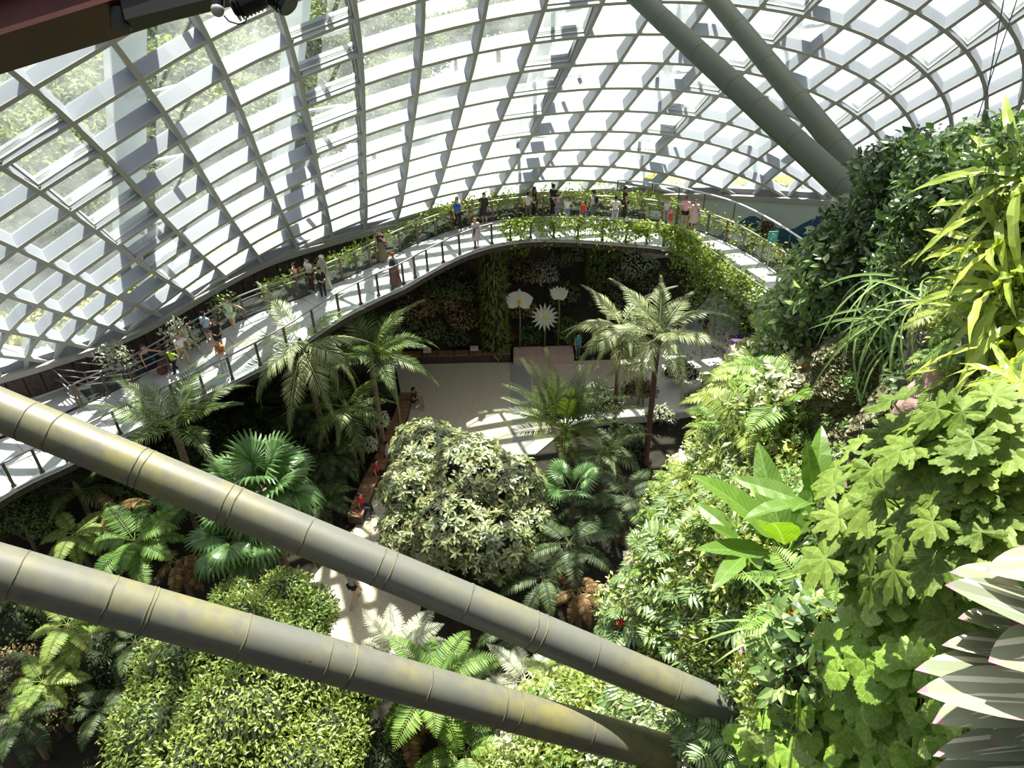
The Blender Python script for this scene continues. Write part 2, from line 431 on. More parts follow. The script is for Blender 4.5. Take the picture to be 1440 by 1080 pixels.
# ---------------------------------------------------------------- glass shell (the roof)
dome = thing('ceiling', None, None, kind='structure')
dome['label'] = 'curved glass and white steel lattice dome rising behind the walkway'
BMAX = 16
def good(a, b):
    t, z = lat(a, b)
    return zb(t) <= z < 29 and 0.85 < t < 2.95
DEPTH = 0.60
def rib_line(fn, k0, k1, step):
    """continuous rib through lattice points, ended cleanly at the sill"""
    pts = []
    k = k0
    prev = None
    runs = []
    while k <= k1 + 1e-6:
        t, z = fn(k)
        ok = z >= zb(t) and z < 29 and 0.80 < t < 2.95
        if ok:
            if prev is not None and not prev[2]:
                # cut at the sill
                (t0, z0) = prev[:2]
                f = (zb(t) - z0) / (z - z0) if z != z0 and z0 < zb(t) else 1
                if 0 < f < 1: pts.append((lerp(t0, t, f), lerp(z0, z, f)))
            pts.append((t, z))
        else:
            if prev is not None and prev[2]:
                (t0, z0) = prev[:2]
                if z < zb(t):
                    f = (z0 - zb(t)) / (z0 - z)
                    pts.append((lerp(t0, t, f), lerp(z0, z, f)))
                runs.append(pts); pts = []
        prev = (t, z, ok)
        k += step
    if pts: runs.append(pts)
    return [r for r in runs if len(r) > 1]
def rib_mesh(run, w=0.15):
    mb = MB(); n = len(run)
    P = [shell(t, z) for t, z in run]; Q = [shell(t, z, DEPTH) for t, z in run]
    V = []; fl = []
    for i in range(n):
        d = (P[min(i + 1, n - 1)] - P[max(i - 1, 0)]).normalized()
        up = (Q[i] - P[i]).normalized()
        x = d.cross(up).normalized()
        V += [P[i] - x * w / 2, P[i] + x * w / 2, Q[i] + x * w / 2, Q[i] - x * w / 2]
        e = P[i] - up * 0.03
        fl += [e - x * (w / 2 + .008), e + x * (w / 2 + .008), P[i] + x * (w / 2 + .008), P[i] - x * (w / 2 + .008)]
    Fc = []
    for i in range(n - 1):
        for k in range(4):
            Fc.append((4 * i + k, 4 * i + (k + 1) % 4, 4 * i + 4 + (k + 1) % 4, 4 * i + 4 + k))
    Fc += [(3, 2, 1, 0), (4 * n - 4, 4 * n - 3, 4 * n - 2, 4 * n - 1)]
    mb.raw(V, Fc)
    nf = len(Fc)
    mb.raw(fl, Fc)
    me = mb.mesh('rib', [M_['rib'], M_['ribedge']])
    mi = np.zeros(2 * nf, np.int32); mi[nf:] = 1
    me.polygons.foreach_set('material_index', mi)
    return me
for a in range(-10, 19):
    for run in rib_line(lambda k: lat(a, k), -6, BMAX, 0.5):
        link('rib', rib_mesh(run), dome)
for b in range(-6, BMAX + 1):
    for run in rib_line(lambda k: lat(k, b), -10, 18, 0.5):
        link('rib', rib_mesh(run), dome)

# panes and vent windows, one for each cell
VENT = {-5: (-6, 5), -1: (-6, 6), 3: (-6, 4), 7: (-6, 5), 11: (-6, 3), 15: (-6, 2), -9: (-6, 3)}
npane = 0
rest = MB()
def quad_slab(c4, th, mb):
    n = (c4[1] - c4[0]).cross(c4[3] - c4[0]).normalized() * th / 2
    V = [p - n for p in c4] + [p + n for p in c4]
    mb.raw(V, [(3, 2, 1, 0), (4, 5, 6, 7), (0, 1, 5, 4), (1, 2, 6, 5), (2, 3, 7, 6), (3, 0, 4, 7)])
def project(p):
    d = p - CAM; w = d.dot(FW)
    return (720 + d.dot(AX) / w * F, 540 - d.dot(AY) / w * F) if w > 0 else (-1e4, -1e4)
for a in range(-10, 18):
    for b in range(-6, BMAX):
        cs = [lat(a, b), lat(a + 1, b), lat(a + 1, b + 1), lat(a, b + 1)]
        if any(z >= 29 or not (0.80 < t < 2.95) for t, z in cs): continue
        ab = [z >= zb(t) for t, z in cs]
        if not any(ab): continue
        # clip polygon at the sill
        poly = []
        for i in range(4):
            (t0, z0), (t1, z1) = cs[i], cs[(i + 1) % 4]
            in0, in1 = ab[i], ab[(i + 1) % 4]
            if in0: poly.append((t0, z0))
            if in0 != in1:
                f = (zb(t0) - z0) / (z1 - z0)
                poly.append((lerp(t0, t1, f), zb(lerp(t0, t1, f))))
        if len(poly) < 3: continue
        full = all(ab)
        vent = full and a in VENT and VENT[a][0] <= b <= VENT[a][1]
        Q = [shell(t, z, DEPTH * 0.92) for t, z in poly]
        c = sum(Q, Vector()) / len(Q)
        sx, sy = project(c)
        seen = -60 < sx < 1500 and -60 < sy < 600
        if vent and seen:
            q = [c.lerp(p, 0.93) for p in Q]
            inn = (Vector((DC[0], DC[1], 8)) - c).normalized()
            up_i = (shell(*cs[0], 0.1) - shell(*cs[0])).normalized() * -1
            # frame leans inwards at its lower edge (b+1 side) and carries stacked gaskets
            tilt = [up_i * 0.06, up_i * 0.06, up_i * 0.34, up_i * 0.34]
            g = [q[i] + tilt[i] for i in range(4)]
            mf = MB()
            for i in range(4):
                mf.bar(g[i], g[(i + 1) % 4], 0.10, 0.08, up_i)
            vw = mf.build('vent_window', M_['ribedge'], dome)
            mg = MB()
            for k in (2, 1):
                for s_ in range(3):
                    o0 = up_i * (-0.05 - 0.085 * s_)
                    mg.bar(g[k] + o0, g[(k + 1) % 4] + o0, 0.06, 0.055, up_i)
            mg.build('gasket', M_['gasket'], vw)
            mp = MB(); quad_slab(g, 0.03, mp); mp.build('pane', M_['glass'], vw)
            ma = MB(); ma.bar(g[0].lerp(g[3], .55) + up_i * 0.25, g[3] + up_i * .05, 0.03, 0.03, up_i)
            ma.box(g[3] + up_i * 0.1, (.16, .16, .1))
            ma.build('actuator', M_['gasket'], vw)
        else:
            m_ = rest if (not seen or npane >= 300) else MB()
            n = len(Q)
            nn = (Q[1] - Q[0]).cross(Q[2] - Q[0])
            if nn.length < 1e-6: continue
            nn = nn.normalized() * 0.015
            V = [p - nn for p in Q] + [p + nn for p in Q]
            Fc = [tuple(range(n - 1, -1, -1)), tuple(range(n, 2 * n))] + [(i, (i + 1) % n, n + (i + 1) % n, n + i) for i in range(n)]
            m_.raw(V, Fc)
            if m_ is not rest:
                m_.build('pane', M_['glass'], dome); npane += 1
if rest.n: rest.build('outer_panes', M_['glass'], dome, kind='stuff')
# sill that carries the shell
def ring(name, m_, t0, t1, n, r0, r1, z0f, z1f, parent=None, kind=None):
    mb = MB(); V = []; Fc = []
    for i in range(n + 1):
        t = lerp(t0, t1, i / n)
        V += [cyl(t, z0f(t), r0), cyl(t, z0f(t), r1), cyl(t, z1f(t), r1), cyl(t, z1f(t), r0)]
    for i in range(n):
        for k in range(4):
            Fc.append((4 * i + k, 4 * i + (k + 1) % 4, 4 * i + 4 + (k + 1) % 4, 4 * i + 4 + k))
    Fc += [(3, 2, 1, 0), (4 * n, 4 * n + 1, 4 * n + 2, 4 * n + 3)]
    mb.raw(V, Fc)
    return mb.build(name, m_, parent, kind=kind)
T0, T1 = 0.80, 2.95
ring('sill', M_['sill'], T0, T1, 120, -0.30, 0.75, lambda t: zb(t) - 0.22, lambda t: zb(t) + 0.02, dome)
ring('upstand', M_['rib'], T0, T1, 120, 0.05, 0.5, lambda t: zb(t), lambda t: zb(t) + 0.30, dome)
# wall below the sill: brown panels on the left and middle, mural on the right
wl = thing('wall_back', None, None, kind='structure')
npan = 66
ta, tb = math.radians(84), math.radians(158)
for i in range(npan):
    t0 = lerp(ta, tb, (i + 0.03) / npan); t1 = lerp(ta, tb, (i + 0.97) / npan)
    ring('wall_panel', M_['brown'], t0, t1, 1, -0.12 - 0.01 * (i % 2), 0.1, lambda t: -0.2, lambda t: zb(t) - 0.22, wl)
ring('backing', M_['soil'], ta, tb, 40, 0.1, 0.5, lambda t: -0.2, lambda t: zb(t) - 0.22, wl)
M_['mural'] = mat('mural sky', (0.50, 0.62, 0.58), 0.6, noise=0.3, nscale=0.35, col2=(0.62, 0.70, 0.58))
M_['muralblue'] = mat('mural mountain', (0.02, 0.08, 0.18), 0.6, noise=0.2, nscale=0.8, col2=(0.05, 0.18, 0.24))
wr = thing('wall_right', None, None, kind='structure')
ring('mural_panel', M_['mural'], math.radians(40), ta, 60, -0.05, 0.5, lambda t: -0.2, lambda t: zb(t) - 0.22, wr)
def on_wall(x, y, off=-0.07):
    d = ray(x, y); a, b = 1.0, 200.0
    for _ in range(50):
        m = (a + b) / 2; p = CAM + d * m
        if math.hypot(p.x - DC[0], p.y - DC[1]) > Rb(theta_of(p)) + off: b = m
        else: a = m
    return CAM + d * a
def mural_hill(tops, zlow, m_, th):
    P = [on_wall(x, y) for x, y in tops]
    mb = MB(); V = []
    for p in P:
        t = theta_of(p)
        V += [cyl(t, zlow, -0.05 - th), cyl(t, p.z, -0.05 - th), cyl(t, p.z, -0.05), cyl(t, zlow, -0.05)]
    n = len(P); Fc = [(4 * i + k, 4 * i + (k + 1) % 4, 4 * i + 4 + (k + 1) % 4, 4 * i + 4 + k) for i in range(n - 1) for k in range(4)]
    Fc += [(3, 2, 1, 0), (4 * n - 4, 4 * n - 3, 4 * n - 2, 4 * n - 1)]
    mb.raw(V, Fc); mb.build('painted_mountain', m_, wr)
mural_hill([(1000, 345), (1012, 330), (1022, 322), (1034, 318), (1046, 308), (1054, 304), (1062, 304), (1070, 309), (1078, 316), (1088, 320), (1098, 321), (1108, 324), (1118, 321), (1128, 315), (1140, 309), (1155, 303), (1170, 300), (1190, 310)], 3.0, M_['muralblue'], 0.015)

# ---------------------------------------------------------------- ground, inside
gm = MB(); n = 48
V = [(4, 18, 0)] + [(4 + 60 * math.cos(2 * PI * k / n), 18 + 60 * math.sin(2 * PI * k / n), 0) for k in range(n)]
# inside the shell only: use the wall's own curve in front, a wide arc behind the camera
V = [(4, 12, -0.05)]
for k in range(n):
    a = 2 * PI * k / n
    V.append((DC[0] + (Rb(a if a <= PI else a - 2 * PI) if 0.3 < a < 2.8 else 34) * math.cos(a), DC[1] + (Rb(a) if 0.3 < a < 2.8 else 34) * math.sin(a), -0.05))
gm.raw(V, [(0, 1 + k, 1 + (k + 1) % n) for k in range(n)])
gm.build('floor', M_['soil'], kind='structure')
def slab(name, poly, z0, z1, m_, parent=None, kind=None):
    mb = MB(); n = len(poly)
    V = [(p[0], p[1], z0) for p in poly] + [(p[0], p[1], z1) for p in poly]
    a = sum(poly[i][0] * poly[(i + 1) % n][1] - poly[(i + 1) % n][0] * poly[i][1] for i in range(n))
    idx = list(range(n)) if a > 0 else list(range(n - 1, -1, -1))
    Fc = [tuple(reversed(idx)), tuple(n + i for i in idx)] + [(idx[i], idx[(i + 1) % n], n + idx[(i + 1) % n], n + idx[i]) for i in range(n)]
    mb.raw(V, Fc)
    return mb.build(name, m_, parent, kind=kind)
def pxpoly(pts, z): return [tuple(atz(x, y, z)[:2]) for x, y in pts]
pv = thing('floor', None, None, kind='structure')
slab('pebble_paving', pxpoly([(556, 512), (716, 510), (722, 640), (700, 700), (600, 800), (585, 900), (520, 960), (440, 960), (425, 830), (500, 740), (540, 640), (565, 560)], 0), -0.05, 0.02, M_['plaza'], pv)
slab('grey_paving_band', pxpoly([(716, 510), (745, 510), (752, 640), (722, 640)], 0), -0.05, 0.024, mat('grey paving', (0.30, 0.29, 0.27), 0.8, noise=.2, nscale=8, col2=(0.42, 0.40, 0.37)), pv)
slab('pebble_paving', pxpoly([(745, 510), (900, 505), (905, 590), (800, 600), (752, 640)], 0), -0.05, 0.021, M_['plaza'], pv)
slab('pale_paving', pxpoly([(905, 405), (1075, 405), (1085, 480), (1045, 560), (1010, 575), (905, 590)], 0), -0.05, 0.022, M_['white_stone'], pv)
kb = MB()
for a_, b_ in zip([(800, 600), (850, 592), (905, 588), (960, 582)], [(850, 592), (905, 588), (960, 582), (1015, 572)]):
    p, q = atz(*a_, 0), atz(*b_, 0)
    kb.bar((p.x, p.y, .2), (q.x, q.y, .2), 0.7, 0.4)
tag(kb.build('stone_kerb', M_['white_stone']), 'pale stone kerb edging the sunlit paving behind two palm trunks', 'kerb')

# ---------------------------------------------------------------- walkway
def wz(px): return 7.5 - 2.0 * sm01((450 - px) / 250)
NEAR = [(-90, 760), (22, 687), (98, 651), (172, 613), (250, 571), (327, 527), (405, 486), (480, 445), (535, 418), (570, 402), (603, 383), (648, 360), (693, 345), (747, 337), (813, 338), (880, 343), (933, 348), (960, 358), (993, 383), (1040, 420), (1107, 468), (1160, 510)]
FAR = [(-130, 660), (-30, 625), (50, 598), (115, 570), (190, 537), (273, 495), (345, 455), (420, 420), (480, 393), (520, 374), (562, 352), (612, 331), (660, 316), (727, 305), (800, 302), (870, 304), (930, 311), (970, 321), (1020, 338), (1070, 366), (1125, 405), (1180, 450)]
def pt3(x, y): z = wz(x); p = atz(x, y, z); return p
def resample(P, n):
    P = [Vector(p) for p in P]
    # smooth with catmull-rom first
    Q = []
    for i in range(len(P) - 1):
        p0, p1, p2, p3 = P[max(i - 1, 0)], P[i], P[i + 1], P[min(i + 2, len(P) - 1)]
        for k in range(8):
            t = k / 8
            Q.append(0.5 * ((2 * p1) + (p2 - p0) * t + (2 * p0 - 5 * p1 + 4 * p2 - p3) * t * t + (3 * p1 - p0 - 3 * p2 + p3) * t ** 3))
    Q.append(P[-1])
    L = [0]
    for i in range(1, len(Q)): L.append(L[-1] + (Q[i] - Q[i - 1]).length)
    out = []
    j = 0
    for k in range(n + 1):
        s = L[-1] * k / n
        while j < len(L) - 2 and L[j + 1] < s: j += 1
        f = (s - L[j]) / max(L[j + 1] - L[j], 1e-9)
        out.append(Q[j].lerp(Q[j + 1], min(f, 1)))
    return out
ND = 32
def paired(P, n, m=8):
    P = [Vector(p) for p in P]; out = []
    for k in range(n + 1):
        s = (len(P) - 1) * k / n; i = min(int(s), len(P) - 2); t = s - i
        p0, p1, p2, p3 = P[max(i - 1, 0)], P[i], P[i + 1], P[min(i + 2, len(P) - 1)]
        out.append(0.5 * ((2 * p1) + (p2 - p0) * t + (2 * p0 - 5 * p1 + 4 * p2 - p3) * t * t + (3 * p1 - p0 - 3 * p2 + p3) * t ** 3))
    return out
N3 = paired([pt3(*q) for q in NEAR], 84)
F3 = paired([pt3(*q) for q in FAR], 84)
for i in range(85):                       # both edges of the deck at one height
    z = (N3[i].z + F3[i].z) / 2
    N3[i].z = F3[i].z = z
wk = thing('walkway', 'long curved grey elevated walkway sweeping round behind the garden', 'walkway')
def strip_slab(A, B, z0, z1):
    mb = MB(); V = []
    for p, q in zip(A, B): V += [(p.x, p.y, p.z + z0), (q.x, q.y, q.z + z0), (q.x, q.y, q.z + z1), (p.x, p.y, p.z + z1)]
    n = len(A)
    Fc = [(4 * i + k, 4 * i + (k + 1) % 4, 4 * i + 4 + (k + 1) % 4, 4 * i + 4 + k) for i in range(n - 1) for k in range(4)]
    Fc += [(3, 2, 1, 0), (4 * n - 4, 4 * n - 3, 4 * n - 2, 4 * n - 1)]
    mb.raw(V, Fc); return mb
for i in range(0, 84, 2):
    A = N3[i:i + 3]; B = F3[i:i + 3]
    # leave a joint
    A = [A[0].lerp(A[1], 0.02), A[1], A[2].lerp(A[1], 0.02)]; B = [B[0].lerp(B[1], 0.02), B[1], B[2].lerp(B[1], 0.02)]
    strip_slab(A, B, -0.10, 0.0).build('deck_panel', M_['concrete'], wk)
def shift(P, Q, d):
    out = []
    for p, q in zip(P, Q):
        v = (q - p); v.z = 0; v.normalize(); out.append(p + v * d)
    return out
strip_slab(shift(N3, F3, 0.05), shift(F3, N3, 0.05), -0.42, -0.11).build('deck_beam', M_['brown'], wk)
strip_slab(N3, shift(N3, F3, 0.12), -0.14, 0.03).build('edge_trim', M_['white'], wk)
strip_slab(shift(F3, N3, 0.10), F3, -0.3, 0.05).build('edge_trim', M_['dark'], wk)
def railing(name, label, P, Q, i0, i1, step=2, group=None):
    """P edge points, Q opposite edge; posts stand just inside P"""
    rt = thing(name, label, 'railing')
    L = shift(P, Q, 0.10)[i0:i1 + 1]
    zz = Vector((0, 0, 1))
    for h, r_, m_ in ((1.1, 0.038, 'steel'), (0.88, 0.018, 'steel')):
        mb = MB(); mb.tube([p + zz * h for p in L], r_, 6); mb.build('handrail' if h > 1 else 'mid_rail', M_[m_], rt, True)
    for i in range(0, len(L), step):
        d = (L[min(i + 1, len(L) - 1)] - L[max(i - 1, 0)]).normalized()
        mb = MB(); p = L[i]
        mb.bar(p, p + zz * 1.08, 0.05, 0.10, d)
        mb.bar(p + d * .0 - zz * .1, p + zz * .12, 0.10, 0.16, d)
        mb.build('post', M_['post'], rt)
        if i + step < len(L):
            g = MB()
            for j in range(i, i + step):
                a, b = L[j], L[j + 1]
                quad_slab([a + zz * .08, b + zz * .08, b + zz * .84, a + zz * .84], 0.015, g)
            g.build('glass_panel', M_['rglass'], rt)
    return rt
railing('railing', 'steel and glass railing along the inner, garden side of the walkway', N3, F3, 0, 84)
railing('railing', 'steel and glass railing along the outer, dome side of the walkway', F3, N3, 12, 84)
# low landing with its ramp rails at the left
lz = 5.5
landing = thing('landing', 'grey paved landing beside the walkway at the far left', 'landing')
LP = [(-140, 640), (-30, 560), (55, 524), (100, 535), (128, 568), (60, 596), (-60, 640)]
slab('paving', pxpoly(LP, lz), lz - 0.35, lz, M_['concrete'], landing)
def railset(label, pix, z, heights, posts=True):
    rt = thing('ramp_railing', label, 'railing')
    B = [atz(x, y, zz_) for (x, y), zz_ in zip(pix, z)]
    for h in heights:
        mb = MB(); mb.tube([p + Vector((0, 0, h)) for p in B], 0.028, 6); mb.build('handrail' if h == heights[0] else 'mid_rail', M_['steel'], rt, True)
    for i in range(len(B) - 1):
        n_ = max(1, int((B[i + 1] - B[i]).length / 1.6))
        for k in range(n_ + (i == len(B) - 2)):
            p = B[i].lerp(B[i + 1], k / n_)
            mb = MB(); mb.bar(p, p + Vector((0, 0, heights[0])), 0.045, 0.08, (B[i + 1] - B[i])); mb.build('post', M_['post'], rt)
    return rt
railset('steel railing at the outer edge of the left landing, nearest the glass', [(-60, 590), (10, 550), (62, 524), (105, 530), (180, 536)], [5.5, 5.5, 5.5, 5.6, 6.0], (1.1, 0.75))
railset('steel railing between the left landing and the ramp', [(72, 545), (130, 552), (190, 545), (240, 522)], [5.5, 5.55, 5.8, 5.9], (1.0, 0.7, 0.4))
railset('short steel gate railing across the corner of the left landing', [(76, 540), (95, 556), (112, 572)], [5.5, 5.5, 5.5], (1.05, 0.6, 0.2))
railset('steel railing between the left landing and the walkway', [(-40, 625), (40, 600), (112, 572)], [5.5, 5.5, 5.5], (1.05, 0.7))
# planting strip between walkway and wall
strip = MB()
V = []; Fs = []
for i in range(0, 85):
    p = F3[i]; t = theta_of(p); q = cyl(t, p.z - 0.35, -0.13)
    V += [(p.x, p.y, p.z - 0.36), tuple(q)]
for i in range(60): Fs.append((2 * i, 2 * i + 2, 2 * i + 3, 2 * i + 1))
strip.raw(V, Fs)
strip.build('planting_bed', M_['soil'], kind='structure')

# ---------------------------------------------------------------- outside the glass
M_['outground'] = mat('outdoor concrete', (0.16, 0.19, 0.20), 0.8, noise=0.12, nscale=0.12, col2=(0.38, 0.43, 0.46))
M_['outgrass'] = mat('outdoor lawn', (0.10, 0.16, 0.04), 0.9, noise=0.2, nscale=0.3, col2=(0.25, 0.30, 0.08))
mb = MB(); V = []; n = 64; Fs = []
for k in range(n + 1):
    t = lerp(0.2, 2.95, k / n)
    V += [tuple(cyl(t, 6.2, 0.75)), (DC[0] + 700 * math.cos(t), DC[1] + 700 * math.sin(t), 6.2)]
for k in range(n): Fs.append((2 * k, 2 * k + 1, 2 * k + 3, 2 * k + 2))
mb.raw(V, Fs); mb.build('outdoor_ground', M_['outground'], kind='structure')
mb = MB(); V = []; Fs = []
for k in range(n + 1):
    t = lerp(1.9, 2.95, k / n); w = 26 * sm01((t - 1.9) / 0.3)
    V += [tuple(cyl(t, 6.24, 9)), tuple(cyl(t, 6.24, 9 + w + 2 * math.sin(t * 30)))]
for k in range(n): Fs.append((2 * k, 2 * k + 1, 2 * k + 3, 2 * k + 2))
mb.raw(V, Fs); mb.build('outdoor_lawn', M_['outgrass'], kind='structure')

def strip_leaf(L, W, nseg=3, fold=0.15, droop=0.0, tip=0.0, shape='lance', wave=0.0):
    """blade along +Y, face up +Z; u across, v along"""
    V, U, Fc = [], [], []
    for i in range(nseg + 1):
        v = i / nseg
        if shape == 'lance': w = math.sin(PI * (v ** 0.8)) ** 0.8 if 0 < v < 1 else 0.0
        elif shape == 'ovate': w = math.sin(PI * v ** 0.62) ** 0.75 if 0 < v < 1 else 0.0
        elif shape == 'obovate': w = math.sin(PI * v ** 1.25) ** 0.8 if 0 < v < 1 else 0.0
        else: w = min(1, (v + 0.06) * 5) * (min(1, (1 - v) * 3.2) ** 0.7)
        w = max(w, 0.06 if i in (0,) else tip)
        y = L * v * (1 - 0.25 * droop * v); z = -L * droop * v * v * 0.6
        wz = wave * W * math.sin(v * 23)
        x = w * W / 2
        V += [(-x, y, z + fold * x + wz), (0, y, z), (x, y, z + fold * x - wz)]
        U += [(0.5 - 0.5 * (w if w else 0), v), (0.5, v), (0.5 + 0.5 * (w if w else 0), v)]
    for i in range(nseg):
        a = 3 * i
        Fc += [(a, a + 1, a + 4, a + 3), (a + 1, a + 2, a + 5, a + 4)]
    mb = MB(); mb.raw(V, Fc, U); return tmpl(mb)
def rand_dir(up=0.0):
    while True:
        v = rng.normal(size=3); v[2] += up
        l = np.linalg.norm(v)
        if l > 1e-3: return v / l
def crown_points(blobs, n, shellf=0.82):
    """points near the outside of a set of ellipsoids (centre, radii), with outward normals"""
    vol = np.array([b[1][0] * b[1][1] + b[1][1] * b[1][2] + b[1][0] * b[1][2] for b in blobs]); vol /= vol.sum()
    P, N = [], []
    while len(P) < n:
        i = rng.choice(len(blobs), p=vol); c, rr = np.array(blobs[i][0]), np.array(blobs[i][1])
        d = rand_dir()
        if d[2] < -0.75: continue
        s = shellf + (1 - shellf) * rng.random() + 0.05 * rng.normal()
        p = c + rr * d * s
        ins = False
        for j, (c2, r2) in enumerate(blobs):
            if j != i and (((p - np.array(c2)) / np.array(r2)) ** 2).sum() < 0.62: ins = True; break
        if ins: continue
        nn = d / rr; P.append(p); N.append(nn / np.linalg.norm(nn))
    return np.array(P), np.array(N)
def mats_from(P, D, N, S):
    """vectorised frames: local Y along D, Z near N"""
    D = D / np.linalg.norm(D, axis=1, keepdims=True)
    X = np.cross(D, N); l = np.linalg.norm(X, axis=1, keepdims=True); X = X / np.maximum(l, 1e-6)
    Zv = np.cross(X, D)
    M = np.zeros((len(P), 4, 4)); M[:, :3, 0] = X * S[:, None]; M[:, :3, 1] = D * S[:, None]; M[:, :3, 2] = Zv * S[:, None]; M[:, :3, 3] = P; M[:, 3, 3] = 1
    return M
def leafy(blobs, n, leaf, whorl=1, smin=0.7, smax=1.2, spread=0.9, shellf=0.82, upb=0.5):
    mb = MB()
    P, N = crown_points(blobs, n, shellf)
    if whorl == 1:
        D = N * 0.6 + rng.normal(size=P.shape) * spread; D[:, 2] -= 0.15
        Nn = N + np.array([0, 0, upb]) + rng.normal(size=P.shape) * 0.35
        mb.many(leaf, mats_from(P, D, Nn, rng.uniform(smin, smax, len(P))))
    else:
        N2 = N + np.array([0, 0, upb]); N2 /= np.linalg.norm(N2, axis=1, keepdims=True)
        A = np.cross(N2, rng.normal(size=P.shape)); A /= np.linalg.norm(A, axis=1, keepdims=True)
        B = np.cross(N2, A)
        for k in range(whorl):
            a = 2 * PI * k / whorl + 0.3 * rng.normal(size=len(P))
            D = A * np.cos(a)[:, None] + B * np.sin(a)[:, None] + N2 * 0.35
            mb.many(leaf, mats_from(P, D, N2, rng.uniform(smin, smax, len(P))))
    return mb
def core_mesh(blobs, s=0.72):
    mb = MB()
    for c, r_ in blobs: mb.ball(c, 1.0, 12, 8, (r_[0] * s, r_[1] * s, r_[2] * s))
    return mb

LF_small = strip_leaf(0.10, 0.045, 2, 0.2, 0.2, shape='ovate')
LF_far = strip_leaf(0.42, 0.22, 2, 0.3, 0.3, shape='ovate')
# outdoor trees: three crowns, copied
otree = []
for v in range(3):
    bl = [((rng.uniform(-2, 2), rng.uniform(-2, 2), rng.uniform(4.0, 6.5)), (rng.uniform(2.0, 3.0), rng.uniform(2.0, 3.0), rng.uniform(1.5, 2.3))) for _ in range(6)]
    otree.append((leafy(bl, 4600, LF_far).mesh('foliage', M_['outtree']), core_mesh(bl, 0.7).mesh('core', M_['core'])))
mb = MB(); mb.tube([(0, 0, 0), (0.1, 0, 2), (0, 0.1, 4.5)], [0.28, 0.22, 0.12], 8); otrunk = mb.mesh('trunk', M_['bark'])
outs = [(30, 250, 1), (90, 190, 1.1), (130, 130, 1.2), (60, 330, .8), (185, 80, 1.3), (210, 200, .8), (240, 130, 1.0), (250, 30, 1.4), (150, 330, .7), (300, 100, 1.0), (320, 150, .8), (350, 60, 1.1), (390, 110, .9), (430, 130, .7), (420, 60, 1.2), (540, 40, 1.2), (570, 80, .9), (640, 60, .8), (15, 400, .7), (70, 420, .6), (110, 400, .55), (180, 250, .6), (30, 180, 1.2), (270, 250, .5), (555, 130, .7), (700, 30, 1.0), (210, 150, 1.2), (160, 200, 1.1), (120, 260, 1.0), (270, 190, 1.0), (330, 210, .8), (80, 280, 1.0), (380, 180, .8), (20, 330, 1.0), (430, 200, .6), (200, 300, .7), (520, 170, .6), (450, 90, 1.0), (290, 30, 1.5), (180, 60, 1.5), (360, 130, 1.0)]
for i, (x, y, s) in enumerate(outs):
    p = atz(x, y, 6.2 + 4.5 * s)
    pr = math.hypot(p.x - DC[0], p.y - DC[1]); t = theta_of(p); need = Rb(t) + 6 + 3 * s
    if pr < need:
        q = cyl(t, 0, 6 + 3 * s); p = Vector((q.x, q.y, 0))
    t_ = thing('outdoor_tree', 'leafy yellow green tree outdoors beyond the glass', 'tree', (p.x, p.y, 6.2), R.uniform(0, 6), 'trees outside the dome', scale=s)
    f, c = otree[i % 3]
    link('foliage', f, t_, 'stuff'); link('inner_foliage', c, t_, 'stuff'); link('trunk', otrunk, t_)
# low yellow hedges outside, along the foot of the shell
for i, (t0, t1, o0) in enumerate([(1.75, 1.95, 3.5), (2.0, 2.18, 3.8), (1.35, 1.55, 4), (1.15, 1.3, 4.5), (2.24, 2.4, 4), (2.45, 2.6, 4)]):
    bl = [(tuple(cyl(lerp(t0, t1, k / 7), 6.7, o0)), (1.2, 1.2, 0.7)) for k in range(8)]
    t_ = thing('outdoor_hedge', 'low yellow flowering hedge planted outdoors at the foot of the glass', 'hedge', group='hedges outside the dome')
    leafy(bl, 1500, strip_leaf(0.35, 0.2, 2, .2, .2), shellf=.8).build('foliage', M_['outhedge'], t_, kind='stuff')
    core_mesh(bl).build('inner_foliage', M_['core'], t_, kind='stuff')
# white arched girders outside, with slanting struts down to the lattice
def arch(tc, z1, label, off=3.2, lean=0.0, w=1.0):
    rt = thing('outdoor_arch', label, 'girder')
    pts = [shell(tc + lean * (z - 7) / 20, z, off) for z in np.linspace(8.2, z1, 16)]
    mb = MB()
    for a, b in zip(pts[:-1], pts[1:]):
        n_ = (a - Vector((DC[0], DC[1], a.z))).normalized(); mb.bar(a, b, w, 0.7, n_)
    g = mb.build('girder', M_['white'], rt)
    for k in range(1, 15, 3):
        for s_ in (-0.035, 0.035):
            a = pts[k]; z = a.z + 0.6; t = tc + lean * (z - 7) / 20 + s_
            m2 = MB(); m2.tube([a, shell(t, z, DEPTH)], 0.09, 6); m2.build('slanting_strut', M_['white'], rt)
    m3 = MB(); p = pts[0]; m3.tube([(p.x, p.y, 6.2), p], 0.3, 8); m3.build('foot', M_['white'], rt)
for q in [(2.24, 22, 'broad white arch girder outside the glass, leftmost of them', 3.2, -0.10, 1.2), (2.02, 24, 'white arch girder outside the glass, second from the left', 3.2, -0.1, 0.8), (1.66, 24, 'white arch girder outside the glass, above the middle of the walkway', 3.2, -0.1, 0.6), (1.47, 24, 'white arch girder outside the glass, behind the upper green pipes', 3.2, -.08, 0.6), (1.30, 22, 'white arch girder outside the glass, rightmost of them', 3.2, -0.05, 0.6)]:
    arch(q[0], q[1], q[2], q[3], q[4], q[5])

